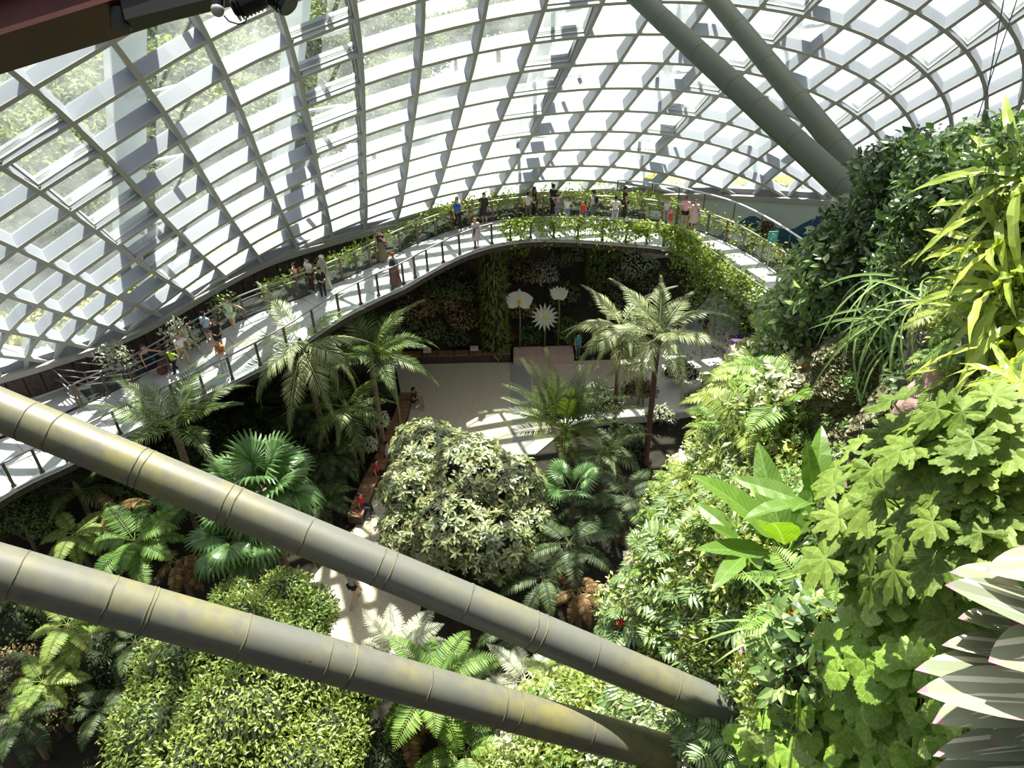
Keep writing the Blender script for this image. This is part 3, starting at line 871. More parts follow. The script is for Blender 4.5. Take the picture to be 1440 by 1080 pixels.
# ---------------------------------------------------------------- the planted mountain at the right
CP = [(1400, 900, 2.1), (1440, 700, 3), (1350, 700, 3.6), (1250, 1000, 3.4), (1150, 1050, 5), (1085, 1020, 9.2), (1150, 720, 8), (1000, 780, 10.5), (900, 820, 12.5), (870, 870, 12.8), (1000, 620, 13), (1050, 540, 14), (1150, 560, 10.5), (1130, 480, 12.5), (1110, 420, 13.5), (1200, 350, 11), (1220, 290, 12), (1350, 200, 8.5), (1440, 120, 6.5), (1400, 350, 5.3), (1440, 500, 4), (1270, 620, 8.2), (1230, 690, 8.6), (850, 1000, 11.8), (700, 1075, 13), (960, 1000, 10.5), (900, 900, 11.5)]
pts = []
for x, y, d in CP:
    p = atd(x, y, d); pts.append((p.y, p.z, p.x))
pts += [(-1, 24, 2.2), (-1, 20, 1.6), (-3, 20, 1.6), (-3, 24, 2.5), (0, 16, 0.8), (3, 12, -0.4), (0, 12, -0.8), (8, 12, 1.2), (6, 6, 0.5), (10, 8, 2.5), (12, 14, 4.5), (0, 6, 0), (12, 4, 4), (12, 18, 6), (6, 0, 0.5), (0, 0, 0), (12, 0, 4)]
Pm = np.array(pts); nP = len(Pm)
def tps(r2): return np.where(r2 > 0, r2 * np.log(np.maximum(r2, 1e-12)) * 0.5, 0.0)
A = np.zeros((nP + 3, nP + 3)); d2 = ((Pm[:, None, :2] - Pm[None, :, :2]) ** 2).sum(-1)
A[:nP, :nP] = tps(d2) + np.eye(nP) * 0.25; A[:nP, nP] = 1; A[:nP, nP + 1:] = Pm[:, :2]; A[nP, :nP] = 1; A[nP + 1:, :nP] = Pm[:, :2].T
rhs = np.zeros(nP + 3); rhs[:nP] = Pm[:, 2]
W_ = np.linalg.solve(A, rhs)
def mx(y, z):
    r2 = (y - Pm[:, 0]) ** 2 + (z - Pm[:, 1]) ** 2
    return float(tps(r2) @ W_[:nP] + W_[nP] + W_[nP + 1] * y + W_[nP + 2] * z)
def ztop(y): return 22.6 - 0.36 * max(y - 2.5, 0)
NY, NZ = 64, 60
grid = []
for iy in range(NY + 1):
    y = lerp(-3.0, 13.5, iy / NY); row = []
    zt = ztop(y)
    for iz in range(NZ + 1):
        z = lerp(0.0, zt, iz / NZ); x = mx(y, z)
        end = max(0, y - 11.8)
        x += end * end * 1.4
        x += 0.16 * math.sin(y * 3.1 + z * 1.7) + 0.12 * math.sin(z * 4.3 - y * 2.2) + 0.05 * math.sin(y * 9 + z * 7)
        row.append((x, y, z))
    for e in (0.4, 1.2, 3.0, 7.0, 14.0):
        x0 = row[NZ][0]
        row.append((x0 + e, y, zt + 0.15 * min(e, 1.0) + 0.1 * math.sin(y * 2 + e)))
    grid.append(row)
mb = MB(); w_ = len(grid[0])
Vm = [p for r_ in grid for p in r_]
Fm = [(i * w_ + j, (i + 1) * w_ + j, (i + 1) * w_ + j + 1, i * w_ + j + 1) for i in range(NY) for j in range(w_ - 1)]
mb.raw(Vm, Fm)
mountain = mb.build('mountain_rock', M_['rock'], kind='structure', smooth=True)
BV = BVHTree.FromPolygons([Vector(v) for v in Vm], Fm)
def hitm(x, y):
    h = BV.ray_cast(CAM, ray(x, y).normalized(), 60)
    if h[0] is None: return None, None
    n_ = h[1]
    if n_.dot(ray(x, y)) > 0: n_ = -n_
    return h[0], n_
# carpet of tiny leaves that nobody could count
tri = []
P, N = [], []
Va = np.array(Vm).reshape(NY + 1, w_, 3)
cnt = 0
while cnt < 42000:
    iy = rng.integers(0, NY); iz = rng.integers(14, w_ - 3)
    a, b, c, d_ = Va[iy, iz], Va[iy + 1, iz], Va[iy + 1, iz + 1], Va[iy, iz + 1]
    u, v = rng.random(), rng.random()
    p = a * (1 - u) * (1 - v) + b * u * (1 - v) + c * u * v + d_ * (1 - u) * v
    sx, sy = project(Vector(p))
    if not (-100 < sx < 1560 and -80 < sy < 1180): continue
    nn = np.cross(b - a, d_ - a); nn /= max(np.linalg.norm(nn), 1e-9)
    if nn[0] > 0.3 and nn[2] < 0.3: nn = -nn
    dist = np.linalg.norm(p - np.array(CAM))
    if (1170 < sx < 1300 and 560 < sy < 850 or 1085 < sx < 1260 and 485 < sy < 700) and rng.random() < 0.95: continue        # the dark recess stays bare
    if rng.random() > min(1, (dist / 9) ** 1.2): continue
    P.append(p + nn * rng.uniform(0, 0.10)); N.append(nn); cnt += 1
P = np.array(P); N = np.array(N)
if N[:, 0].mean() > 0: N = -N
D = rng.normal(size=P.shape) * 0.8; D[:, 2] -= 0.5; D += N * 0.5
dist = np.linalg.norm(P - np.array(CAM), axis=1)
Nn = N + np.array([0, 0, 0.7]) + rng.normal(size=P.shape) * 0.3
# leaf colour carries the light: brighter low on the flank, darkened for the upper shade
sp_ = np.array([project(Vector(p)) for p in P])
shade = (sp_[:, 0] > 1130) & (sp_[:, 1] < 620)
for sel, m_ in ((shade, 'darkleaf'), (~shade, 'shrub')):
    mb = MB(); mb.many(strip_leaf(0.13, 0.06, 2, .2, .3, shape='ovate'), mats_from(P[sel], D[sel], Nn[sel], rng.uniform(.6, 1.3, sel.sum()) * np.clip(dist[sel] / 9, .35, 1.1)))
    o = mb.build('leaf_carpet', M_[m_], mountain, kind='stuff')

# ---------------------------------------------------------------- the four steel pipes
def pipemat():
    m = mat('grey green painted pipe', (0.20, 0.22, 0.19), 0.45, spec=0.5)
    n = m.node_tree.nodes; l = m.node_tree.links; b = n['Principled BSDF']
    tc = n.new('ShaderNodeTexCoord')
    def nz(s, d, lo, hi):
        q = n.new('ShaderNodeTexNoise'); q.inputs['Scale'].default_value = s; q.inputs['Detail'].default_value = d; q.inputs['Roughness'].default_value = 0.6
        l.new(tc.outputs['Object'], q.inputs['Vector'])
        r_ = n.new('ShaderNodeMapRange'); r_.inputs['From Min'].default_value = lo; r_.inputs['From Max'].default_value = hi; l.new(q.outputs['Fac'], r_.inputs['Value']); return r_.outputs[0]
    def mix(f, a, c):
        q = n.new('ShaderNodeMix'); q.data_type = 'RGBA'; l.new(f, q.inputs['Factor'])
        if isinstance(a, tuple): q.inputs['A'].default_value = (*a, 1)
        else: l.new(a, q.inputs['A'])
        q.inputs['B'].default_value = (*c, 1); return q.outputs['Result']
    c = mix(nz(0.9, 8, 0.45, 0.75), (0.105, 0.115, 0.10), (0.19, 0.18, 0.06))
    c = mix(nz(7, 4, 0.45, 0.75), c, (0.10, 0.105, 0.095))
    c = mix(nz(4.5, 6, 0.68, 0.72), c, (0.05, 0.035, 0.01))
    l.new(c, b.inputs['Base Color'])
    return m
M_['pipe'] = pipemat()
M_['pipe_shaded'] = mat('shade darkened pipe paint', (0.055, 0.10, 0.07), 0.55, noise=0.25, nscale=1.5, col2=(0.085, 0.10, 0.06))  # pipe paint darkened and greened to stand in for shade on the upper pair
M_['algae'] = mat('mossy weld', (0.13, 0.125, 0.06), 0.8, noise=0.1, nscale=6, col2=(0.06, 0.06, 0.045))
def pipe(label, a, b, ext_a, ext_b, rad, seams, m_, smat, sr_):
    rt = thing('steel_strut', label, 'pipe', group=None)
    d = (b - a).normalized(); A0, B0 = a - d * ext_a, b + d * ext_b
    mb = MB(); mb.tube([A0.lerp(B0, k / 30) for k in range(31)], rad, 32); mb.build('tube', m_, rt, True)
    for px_ in seams:                       # px_ = picture x of a seam
        lo, hi = 0.0, 1.0
        for _ in range(40):
            m = (lo + hi) / 2
            if (project(A0.lerp(B0, m))[0] < px_) == (project(A0)[0] < project(B0)[0]): lo = m
            else: hi = m
        c = A0.lerp(B0, lo)
        mb = MB(); w = R.uniform(.006, .011)
        Mx = mframe(c, d, d.orthogonal())
        V = []; n_ = 32; Fc = []
        for j, (yy, rr) in enumerate([(-w, rad - .003), (-w * .5, rad + sr_), (w * .5, rad + sr_), (w, rad - .003)]):
            for k in range(n_):
                an = 2 * PI * k / n_; wob = 0.003 * math.sin(an * 5 + px_)
                V.append(Mx @ Vector((rr * math.cos(an), yy + wob, rr * math.sin(an))))
        for j in range(3):
            for k in range(n_): Fc.append((j * n_ + k, j * n_ + (k + 1) % n_, (j + 1) * n_ + (k + 1) % n_, (j + 1) * n_ + k))
        mb.raw(V, Fc); mb.build('weld_seam', smat, rt, True)
pipe('long pale grey steel pipe from the left edge, upper of the two lower pipes', atdep(0, 576, 7.6), atdep(1082, 1024, 8.7), 3.5, 0.5, 0.21, [40, 78, 195, 205, 318, 330, 430, 532, 548, 655, 747, 760, 832, 945], M_['pipe'], M_['algae'], .006)
pipe('long pale grey steel pipe at the bottom left, lower of the two lower pipes', atdep(0, 802, 6.3), atdep(1050, 1090, 9.3), 2.5, 0.8, 0.21, [25, 152, 205, 210, 340, 455, 490, 595, 700, 722, 822, 900, 960], M_['pipe'], M_['algae'], .006)
pipe('shade-darkened green steel pipe from the top, left one of the upper pair', atdep(902, 0, 16.0), atdep(1222, 295, 11.6), 9, 0.8, 0.21, [935, 985, 1035, 1068, 1120, 1188], M_['pipe_shaded'], M_['pipe_shaded'], .004)
pipe('shade-darkened green steel pipe from the top, right one of the upper pair', atdep(1007, 0, 18.5), atdep(1205, 240, 14.6), 9, 2.5, 0.23, [1040, 1082, 1125, 1180], M_['pipe_shaded'], M_['pipe_shaded'], .004)
# dark beam with lamps overhead at the upper left
bm_ = thing('overhead_beam', 'dark brown steel beam with lamps close overhead at the upper left corner', 'beam')
M_['beam'] = mat('dark brown steel', (0.10, 0.020, 0.012), 0.45, noise=0.2, nscale=3, col2=(0.035, 0.012, 0.010))
a0, a1 = atdep(-120, 78, 4.2), atdep(330, -62, 4.2)
mb = MB(); mb.bar(a0, a1, 0.16, 0.24, AY); mb.build('web', M_['beam'], bm_)
for s_ in (-0.13, 0.13):
    mb = MB(); mb.bar(a0 + AY * s_, a1 + AY * s_, 0.34, 0.03, AY); mb.build('flange', M_['beam'], bm_)
mb = MB(); c = atdep(170, 36, 4.1); mb.tube([c + AY * .08, c - AY * .02], [0.055, 0.05], 12); mb.build('junction_box', M_['dark'], bm_)
mb = MB(); mb.bar(atdep(180, 20, 4.1), atdep(440, -45, 4.1), 0.12, 0.12, AY); mb.build('conduit_bracket', M_['dark'], bm_)
def lamp(label, x, y, r_, L, dirv, name='spotlight'):
    t_ = thing(name, label, 'lamp')
    c = atdep(x, y, 3.9); d = dirv.normalized()
    mb = MB(); mb.tube([c - d * L * .5, c - d * L * .2, c + d * L * .5], [r_ * .6, r_, r_], 16); mb.build('housing', M_['dark'], t_)
    for k in range(7):
        mb = MB(); p = c - d * L * .45 + d * L * .12 * k; mb.tube([p, p + d * .006], r_ * 1.12, 16); mb.build('cooling_fin', M_['dark'], t_)
    mb = MB(); mb.tube([c + d * L * .5, c + d * (L * .5 + .01)], r_ * .9, 16); mb.build('lens', M_['gasket'], t_)
    mb = MB(); mb.tube([c, c + AY * 0.18], 0.015, 8); mb.build('yoke', M_['dark'], t_)
    return t_
lamp('black finned spotlight hanging right of the beam', 348, 2, 0.062, 0.17, AX * .9 + AY * .4)
lamp('black spotlight at the top edge, rightmost of the lamps', 392, -6, 0.06, 0.14, AX * .5 - AY * .5)
t_ = thing('globe_lamp', 'small pale round lamp beside the black spotlights', 'lamp')
c = atdep(306, 14, 3.9); mb = MB(); mb.ball(tuple(c), 0.034, 14, 10); mb.build('globe', mat('frosted globe', (0.35, 0.36, 0.36), 0.3), t_, True)
mb = MB(); mb.tube([c, c + AY * 0.07], [0.03, 0.035], 12); mb.build('cap', M_['dark'], t_)
mb = MB(); mb.tube([atdep(315, 22, 3.9), atdep(322, 30, 3.9), atdep(335, 34, 3.9), atdep(345, 32, 3.9), atdep(347, 24, 3.9)], 0.004, 6)
tag(mb.build('cable', M_['dark']), 'thin black cable looping below the lamps', 'cable')
for q0, q1, lb in [((1417, -30), (1388, 130), 'left one of two thin wires at the upper right'), ((1450, -60), (1375, 165), 'right one of two thin wires at the upper right')]:
    mb = MB(); mb.tube([atdep(*q0, 7), atdep(*q1, 7)], 0.006, 5); tag(mb.build('wire', M_['dark']), lb, 'wire')

# unseen cloth, added only to cast shade on the upper pair of pipes
M_['blocker'] = leafmat('white sail cloth', [(0.42, 0.42, 0.40), (0.42, 0.42, 0.40)], 0.8, 0.4)
M_['blocker2'] = leafmat('thin gauze cloth', [(0.62, 0.62, 0.60), (0.62, 0.62, 0.60)], 0.8, 0.95)
def blocker(label, pts, z, m_='blocker'):
    t = thing('shade_blocker', label, 'blocker')
    mb = MB(); n = len(pts); c = (sum(p[0] for p in pts) / n, sum(p[1] for p in pts) / n, z - .5)
    mb.raw([c] + [(p[0], p[1], z) for p in pts], [(0, 1 + i, 1 + (i + 1) % n) for i in range(n)]); mb.build('cloth', M_[m_], t)
    mb = MB()
    for p in pts: mb.tube([(p[0], p[1], z), (p[0] * 1.1, p[1] * 1.1, z + 4)], .02, 5)
    mb.build('cable', M_['steel'], t)
blocker('added unseen shade sail high above the upper pair of pipes', [(3.9, 11.2), (9.0, 11), (9.0, 18), (5, 25), (-.5, 24), (0.6, 18.5), (3.6, 15.6)], 27)

# ---------------------------------------------------------------- plant meshes
def lance(L, W, n=3, **k): return strip_leaf(L, W, n, **k)
LT = {}
def frond_mesh(L, n, ll, lw, arch, m_, start=0.15, b0=70, b1=25, vup=0.25, ldroop=0.25, prof='palm', rr=0.02, name='frond', tw=0.0, nseg=3):
    mb = MB()
    K = 14; pts = [Vector((0, 0, 0))]; tang = []
    for i in range(K + 1):
        s = i / K; a = -arch * s ** 1.15
        tang.append(Vector((tw * s, math.cos(a), math.sin(a))).normalized())
        if i < K: pts.append(pts[-1] + tang[-1] * (L / K))
    leaf = strip_leaf(1.0, lw / ll, nseg, 0.25, ldroop)
    Ms = []
    for i in range(n):
        s = start + (1 - start) * (i + 0.5) / n
        f = s * K; j = min(int(f), K - 1)
        p = pts[j].lerp(pts[j + 1], f - j); t = tang[j]
        side = Vector((1, 0, 0)); side = (side - t * side.dot(t)).normalized(); up = side.cross(t)
        u = (s - start) / (1 - start)
        if prof == 'palm': q = (0.55 + 0.45 * math.sin(PI * min(1, u * 1.5 + .1))) * (1 - 0.55 * u ** 2.5)
        elif prof == 'fern': q = math.sin(PI * (0.12 + 0.86 * u) ** 0.75) ** 0.9
        else: q = (1 - u) ** 0.6 * min(1, u * 6 + .4)
        be = math.radians(lerp(b0, b1, u) + R.uniform(-4, 4))
        for sg in (-1, 1):
            d = t * math.cos(be) + side * (sg * math.sin(be)) + up * (vup + R.uniform(-.06, .06))
            Ms.append(frame(p, d, up, ll * q * R.uniform(.92, 1.06)))
    mb.many(leaf, Ms)
    mb.tube(pts, [rr * (1 - 0.75 * i / K) for i in range(K + 1)], 5, r=0.9)
    return mb.mesh(name, m_)
def fan_mesh(rad, pet, m_, seg=26, span=310, droop=0.5, cup=0.15, name='fan_leaf'):
    mb = MB(); c = Vector((0, pet, 0))
    for i in range(seg):
        a = math.radians(-span / 2 + span * (i + .5) / seg); w = math.radians(span / seg) * 0.5
        l = rad * (0.82 + 0.18 * math.cos(a * 0.7)) * R.uniform(.94, 1.03)
        V = []; U = []
        for j, v in enumerate((0.03, 0.35, 0.65, 0.85, 1.0)):
            ww = w * v * l * (1 if v < .66 else (1 - v) / .35 * .8 + .06)
            z = cup * l * v - droop * l * v ** 3 * 0.55
            r_ = l * v * (1 - .12 * droop * v * v)
            x, y = math.sin(a), math.cos(a); tx, ty = y, -x
            V += [(x * r_ - tx * ww, c.y + y * r_ - ty * ww, z - .035 * l * v), (x * r_, c.y + y * r_, z + .02 * l), (x * r_ + tx * ww, c.y + y * r_ + ty * ww, z - .035 * l * v)]
            U += [(0, v), (.5, v), (1, v)]
        mb.raw(V, [f for k in range(4) for f in ((3 * k, 3 * k + 1, 3 * k + 4, 3 * k + 3), (3 * k + 1, 3 * k + 2, 3 * k + 5, 3 * k + 4))], U)
    mb.tube([(0, 0, -.25 * pet), (0, pet * .5, -.08 * pet), c], [.022, .016, .012], 5, r=0.9)
    return mb.mesh(name, m_)
def lobed_mesh(rad, lobes, depth, m_, serr=0.06, pet=0.5, name='leaf', cup=.12):
    mb = MB(); V = [(0, 0, 0)]; U = [(.5, 0.02)]; span = math.radians(300); N_ = lobes * 8
    for ring in (0.5, 1.0):
        for i in range(N_ + 1):
            f = i / N_; a = -span / 2 + span * f; ph = (f * lobes) % 1.0
            tri = 1 - abs(ph - .5) * 2
            l = rad * (1 - depth + depth * tri) * (0.80 + 0.25 * math.cos(a * .62)) * (1 + (serr if i % 2 else -serr) * (ring == 1))
            l *= ring
            z = cup * l * (1 - 1.4 * l / rad) + 0.05 * rad * (tri - .5) * ring - .12 * rad * ring * abs(math.sin(a * 1.5)) * .5
            V.append((math.sin(a) * l, math.cos(a) * l, z)); U.append((ph if 0 < i < N_ else .5, ring))
    n1 = N_ + 1
    Fc = [(0, 1 + i + 1, 1 + i) for i in range(N_)] + [(1 + i, 2 + i, 2 + i + n1, 1 + i + n1) for i in range(N_)]
    mb.raw(V, Fc, U)
    if pet: mb.tube([(0, 0, -.005), (0, -pet * .3, -pet * .5), (0, -pet * .35, -pet)], [.004, .005, .006], 4, r=.9)
    return mb.mesh(name, m_)
def blade_mesh(L, W, m_, nseg=8, fold=.2, droop=.5, shape='strap', wave=0.0, pet=0.0, name='leaf'):
    T = strip_leaf(L, W, nseg, fold, droop, shape=shape, wave=wave)
    mb = MB(); M = np.eye(4); M[1, 3] = pet; mb.many(T, [M])
    if pet: mb.tube([(0, 0, 0), (0, pet, 0)], [.012, .008], 5, r=.9)
    return mb.mesh(name, m_)
FR = {
 'palm': [frond_mesh(2.6, 34, .62, .05, a, M_['palm'], b0=62, b1=20, vup=.12, ldroop=.5) for a in (1.1, 1.5, 1.9)],
 'greypalm': [frond_mesh(2.6, 36, .60, .045, a, M_['palmgrey'], b0=60, b1=18, vup=.15, ldroop=.55) for a in (1.0, 1.5, 2.0)],
 'kentia': [frond_mesh(3.6, 38, .85, .06, a, M_['palm'], b0=68, b1=25, vup=.25, ldroop=.45) for a in (.8, 1.1, 1.5)],
 'cycad': [frond_mesh(3.2, 46, .55, .055, a, M_['cycad'], b0=72, b1=35, vup=.35, ldroop=.2) for a in (.5, .8, 1.2)],
 'fern': [frond_mesh(1.0, 26, .24, .05, a, M_['fern'], b0=82, b1=55, vup=.02, ldroop=.25, prof='fern', rr=.008) for a in (.9, 1.4)],
 'yfern': [frond_mesh(1.0, 26, .24, .05, a, M_['yfern'], b0=82, b1=55, vup=.02, ldroop=.25, prof='fern', rr=.008) for a in (.9, 1.4)],
 'brownfern': [frond_mesh(1.0, 26, .22, .045, a, M_['brownfern'], b0=80, b1=50, vup=-.05, ldroop=.6, prof='fern', rr=.008) for a in (1.3, 1.9)],
 'silverfern': [frond_mesh(1.0, 34, .24, .03, a, M_['silverfern'], b0=80, b1=50, vup=.1, ldroop=.4, prof='fern', rr=.009) for a in (.8, 1.2)],
 'darkfern': [frond_mesh(1.0, 26, .22, .045, a, M_['darkfern'], b0=80, b1=50, vup=0, ldroop=.4, prof='fern', rr=.008) for a in (1.0, 1.6)],
 'philo': [frond_mesh(.42, 8, .26, .055, a, M_['philo'], start=.25, b0=85, b1=30, vup=.05, ldroop=.3, prof='fern', rr=.008, name='leaf') for a in (.5, .9)],
}
FAN = [fan_mesh(1.0, .9, M_['fan'], droop=d) for d in (.5, .9)]
LIME = [fan_mesh(.8, .7, M_['limefan'], span=200, droop=.1, cup=.3)]
BEG = [lobed_mesh(.14, 7, .42, M_['begonia'], .05, .25), lobed_mesh(.14, 7, .35, M_['begonia'], .06, .25, cup=-.1)]
BEG2 = [lobed_mesh(.12, 6, .12, M_['roundleaf'], .04, .2), lobed_mesh(.12, 6, .12, M_['begonia2'], .04, .2, cup=.25)]
STRAP = [blade_mesh(1.0, .095, M_['strap'], 12, .25, d, 'strap', .16) for d in (.5, .8, 1.1)]
BROAD = [blade_mesh(.75, .24, M_['bigleaf'], 10, .25, d, 'ovate', .02, .18) for d in (.15, .4)]
GRASS = [blade_mesh(1.0, .035, M_['grass'], 8, .5, d, 'strap') for d in (1.0, 1.5, 1.9)]
OV = strip_leaf(.16, .075, 3, .25, .3, shape='ovate')
def shrub_mesh(rad, n, leaf, m_, whorl=1, flat=.8):
    return leafy([((0, 0, rad * .5), (rad, rad, rad * flat))], n, leaf, whorl, shellf=.45).mesh('foliage', m_)
SH = {

 'ovate': [shrub_mesh(.42, 170, OV, M_['ovate']) for _ in range(2)],
 'darkleaf': [shrub_mesh(.45, 190, OV, M_['darkleaf']) for _ in range(2)],
 'pale': [shrub_mesh(.4, 260, strip_leaf(.10, .05, 2, .2, .2, shape='ovate'), M_['paleshrub']) for _ in range(2)],
 'mixed': [shrub_mesh(.4, 260, strip_leaf(.11, .05, 2, .2, .2, shape='ovate'), M_['mixleaf']) for _ in range(2)],
 'mid': [shrub_mesh(.4, 220, strip_leaf(.12, .06, 2, .2, .2, shape='ovate'), M_['bright']) for _ in range(2)],
 'brown': [shrub_mesh(.4, 260, strip_leaf(.11, .05, 2, .2, .2, shape='ovate'), M_['brownshrub']) for _ in range(2)],
 'red': [shrub_mesh(.28, 150, strip_leaf(.10, .028, 2, .2, .3), M_['redleaf'])],
}
def flower_mesh(m_, r_=.05, n=5, w=.7):
    mb = MB(); T = strip_leaf(r_, r_ * w, 2, .2, .2, shape='ovate')
    mb.many(T, [frame((0, 0, 0), (math.cos(2 * PI * k / n), math.sin(2 * PI * k / n), .35), (0, 0, 1)) for k in range(n)])
    mb.ball((0, 0, .008), r_ * .18, 6, 4)
    return mb.mesh('petals', m_)
FL = {k: flower_mesh(M_[k + 'flower']) for k in ('orange', 'pink', 'red', 'purple', 'yellow')}
def spray(root, meshes, n, e0, e1, s0=.85, s1=1.1, name='frond', a0=0.0, span=2 * PI, h=0.0):
    """n leaves round a growing point; e0..e1 elevation in degrees"""
    for i in range(n):
        az = a0 + span * (i + R.uniform(-.25, .25)) / n; el = math.radians(R.uniform(e0, e1)); s = R.uniform(s0, s1)
        d = Vector((math.cos(az) * math.cos(el), math.sin(az) * math.cos(el), math.sin(el)))
        u = Vector((-math.cos(az) * math.sin(el), -math.sin(az) * math.sin(el), math.cos(el)))
        link(name, R.choice(meshes), root, M=mframe((0, 0, h), d, u, s, R.uniform(-.25, .25)))
TR = {}
def trunk_mesh(h, r0, r1, m_, lean=(0, 0), n=10, rings=True):
    mb = MB(); pts = []; rad = []
    K = max(8, int(h / .16))
    for i in range(K + 1):
        s = i / K; pts.append((lean[0] * s * s, lean[1] * s * s, h * s)); rad.append(lerp(r0, r1, s) * (1.0 + (.07 if i % 2 else 0) * rings))
    mb.tube(pts, rad, n); return mb.mesh('trunk', m_, True)
def palm(label, px, py, hz, kind, n, sc=1.0, e=(-5, 75), tr=.11, bark='bark', name='palm_tree', lean=(0, 0), cat='palm', a0=0.0, base=0.0, crown=True, group=None):
    c = atz(px, py, hz); h = hz - base
    t = thing(name, label, cat, (c.x - lean[0], c.y - lean[1], base), group=group)
    if h > .3: link('trunk', trunk_mesh(h, tr * 1.25, tr, M_[bark], lean), t)
    for i in range(n):
        az = a0 + 2.39996 * i; el = math.radians(lerp(e[1], e[0], ((i + .5) / n) ** .8) + R.uniform(-6, 6)); s = sc * R.uniform(.9, 1.08)
        d = Vector((math.cos(az) * math.cos(el), math.sin(az) * math.cos(el), math.sin(el))); u = Vector((-math.cos(az) * math.sin(el), -math.sin(az) * math.sin(el), math.cos(el)))
        link('frond', R.choice(FR[kind] if kind in FR else {'fan': FAN}[kind]), t, M=mframe((lean[0], lean[1], h + .05), d, u, s, R.uniform(-.2, .2)))
    if crown:
        mb = MB(); mb.lathe([(tr, -.25), (tr * 1.7, -.1), (tr * 1.3, .2), (tr * .4, .5)], 10, (lean[0], lean[1], h)); mb.build('crownshaft', M_['stem'], t, True)
    return t

# ---------------------------------------------------------------- garden palms, cycads and tree ferns
palm('slender palm with a ringed trunk and grey green crown in front of the walkway', 424, 490, 6.9, 'greypalm', 17, 1.35, (-30, 70), .12, lean=(-.3, .2))
palm('palm with long upright feathery fronds just behind the upper lower pipe', 246, 606, 5.8, 'kentia', 13, 1.0, (28, 72), .13, crown=False, a0=.4)
palm('dark feathery palm under the near edge of the walkway, left of the plaza', 520, 500, 5.4, 'kentia', 15, 1.0, (0, 75), .12)
palm('short dark feathery palm below the lime green fan leaves', 486, 575, 3.8, 'palm', 14, 1.05, (-10, 60), .11)
palm('feathery palm with a thin brown trunk, left of the two beside the plaza', 873, 462, 6.5, 'greypalm', 17, 1.15, (-28, 70), .09, 'redbark')
palm('taller feathery palm with a reddish trunk, right of the two beside the plaza', 926, 474, 6.9, 'greypalm', 16, 1.3, (-25, 80), .11, 'redbark', a0=1.4)
palm('large upright cycad with stiff glossy fronds at the plaza edge', 795, 606, 2.6, 'cycad', 26, 1.15, (15, 80), .22, name='cycad', cat='cycad', crown=False)
palm('dark drooping palm just below the large cycad', 850, 640, 2.4, 'palm', 13, .9, (-15, 60), .14)
palm('fan palm cluster with broad pleated leaves above the upper lower pipe', 372, 688, 4.8, 'fan', 20, 1.2, (-25, 75), .12, name='fan_palm', crown=False)
palm('fan palm with drooping blue green leaves between the two lower pipes', 335, 752, 4.0, 'fan', 14, 1.1, (-35, 40), .12, name='fan_palm', crown=False)
palm('fan palm in the dark at the left, beside the brown ferns', 262, 700, 3.2, 'fan', 9, .8, (-20, 50), .10, name='fan_palm', crown=False)
palm('small feathery palm at the far left under the pipe', 110, 690, 3.2, 'palm', 10, .9, (-10, 60), .10)
t_ = palm('small fan palm with one bright pleated leaf beside the rounded whorled tree', 806, 690, 3.4, 'fan', 5, .75, (15, 60), .07, name='fan_palm', crown=False)
c = atz(549, 492, 5.0); t_ = thing('fan_palm', 'lime green fan palm leaves glowing in the sun near the walkway', 'palm', (c.x, c.y, 0))
link('trunk', trunk_mesh(4.6, .07, .06, M_['stem']), t_)
for i in range(5):
    az = .5 + i * 1.3; link('fan_leaf', LIME[0], t_, M=mframe((0, 0, 4.5), (math.cos(az) * .7, math.sin(az) * .7, .8), (-math.cos(az), -math.sin(az), 1), .85))
def treefern(label, px, py, hz, kind, n, sc, e=(-15, 55), tr=.09, a0=0, base=0.0, group=None):
    return palm(label, px, py, hz, kind, n, sc, e, tr, 'bark', 'tree_fern', cat='fern', crown=False, a0=a0, base=base, group=group)
treefern('tree fern with silvery backlit fronds over the lower path', 560, 925, 2.8, 'silverfern', 12, 2.0, (5, 60))
treefern('bright green tree fern between the two lower pipes', 610, 965, 3.2, 'fern', 13, 2.3, (0, 60))
treefern('bright green tree fern at the left, above the lower pipe', 190, 762, 3.6, 'fern', 13, 2.1, (-10, 50))
treefern('dry brown fern drooping at the far left between the pipes', 160, 715, 3.4, 'brownfern', 8, 1.7, (-40, 40))
treefern('dry brown fern beside the drooping fan palm', 250, 790, 3.0, 'brownfern', 7, 1.6, (-40, 20))
treefern('yellowing tree fern just above the lowest pipe at the left', 105, 752, 3.0, 'yfern', 11, 1.6, (-15, 45))
treefern('green and yellow tree fern at the left edge below the lowest pipe', 95, 880, 3.6, 'yfern', 11, 1.5, (-25, 45))
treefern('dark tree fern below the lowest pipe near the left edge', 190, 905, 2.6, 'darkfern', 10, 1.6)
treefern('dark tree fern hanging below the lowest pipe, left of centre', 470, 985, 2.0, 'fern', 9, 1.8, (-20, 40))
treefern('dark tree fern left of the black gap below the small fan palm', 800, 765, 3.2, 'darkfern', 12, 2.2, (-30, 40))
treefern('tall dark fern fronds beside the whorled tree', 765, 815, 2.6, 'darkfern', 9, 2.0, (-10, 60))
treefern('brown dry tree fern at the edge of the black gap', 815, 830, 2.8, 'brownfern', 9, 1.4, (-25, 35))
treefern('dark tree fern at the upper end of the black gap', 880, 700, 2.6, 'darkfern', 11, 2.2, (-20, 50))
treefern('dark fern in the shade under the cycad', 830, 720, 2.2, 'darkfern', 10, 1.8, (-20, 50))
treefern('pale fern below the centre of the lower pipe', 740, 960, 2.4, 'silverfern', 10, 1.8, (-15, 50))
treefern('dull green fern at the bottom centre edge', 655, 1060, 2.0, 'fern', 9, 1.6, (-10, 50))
treefern('pale green fern where the lower pipes come close', 780, 965, 3.2, 'yfern', 9, 1.5, (-15, 50))
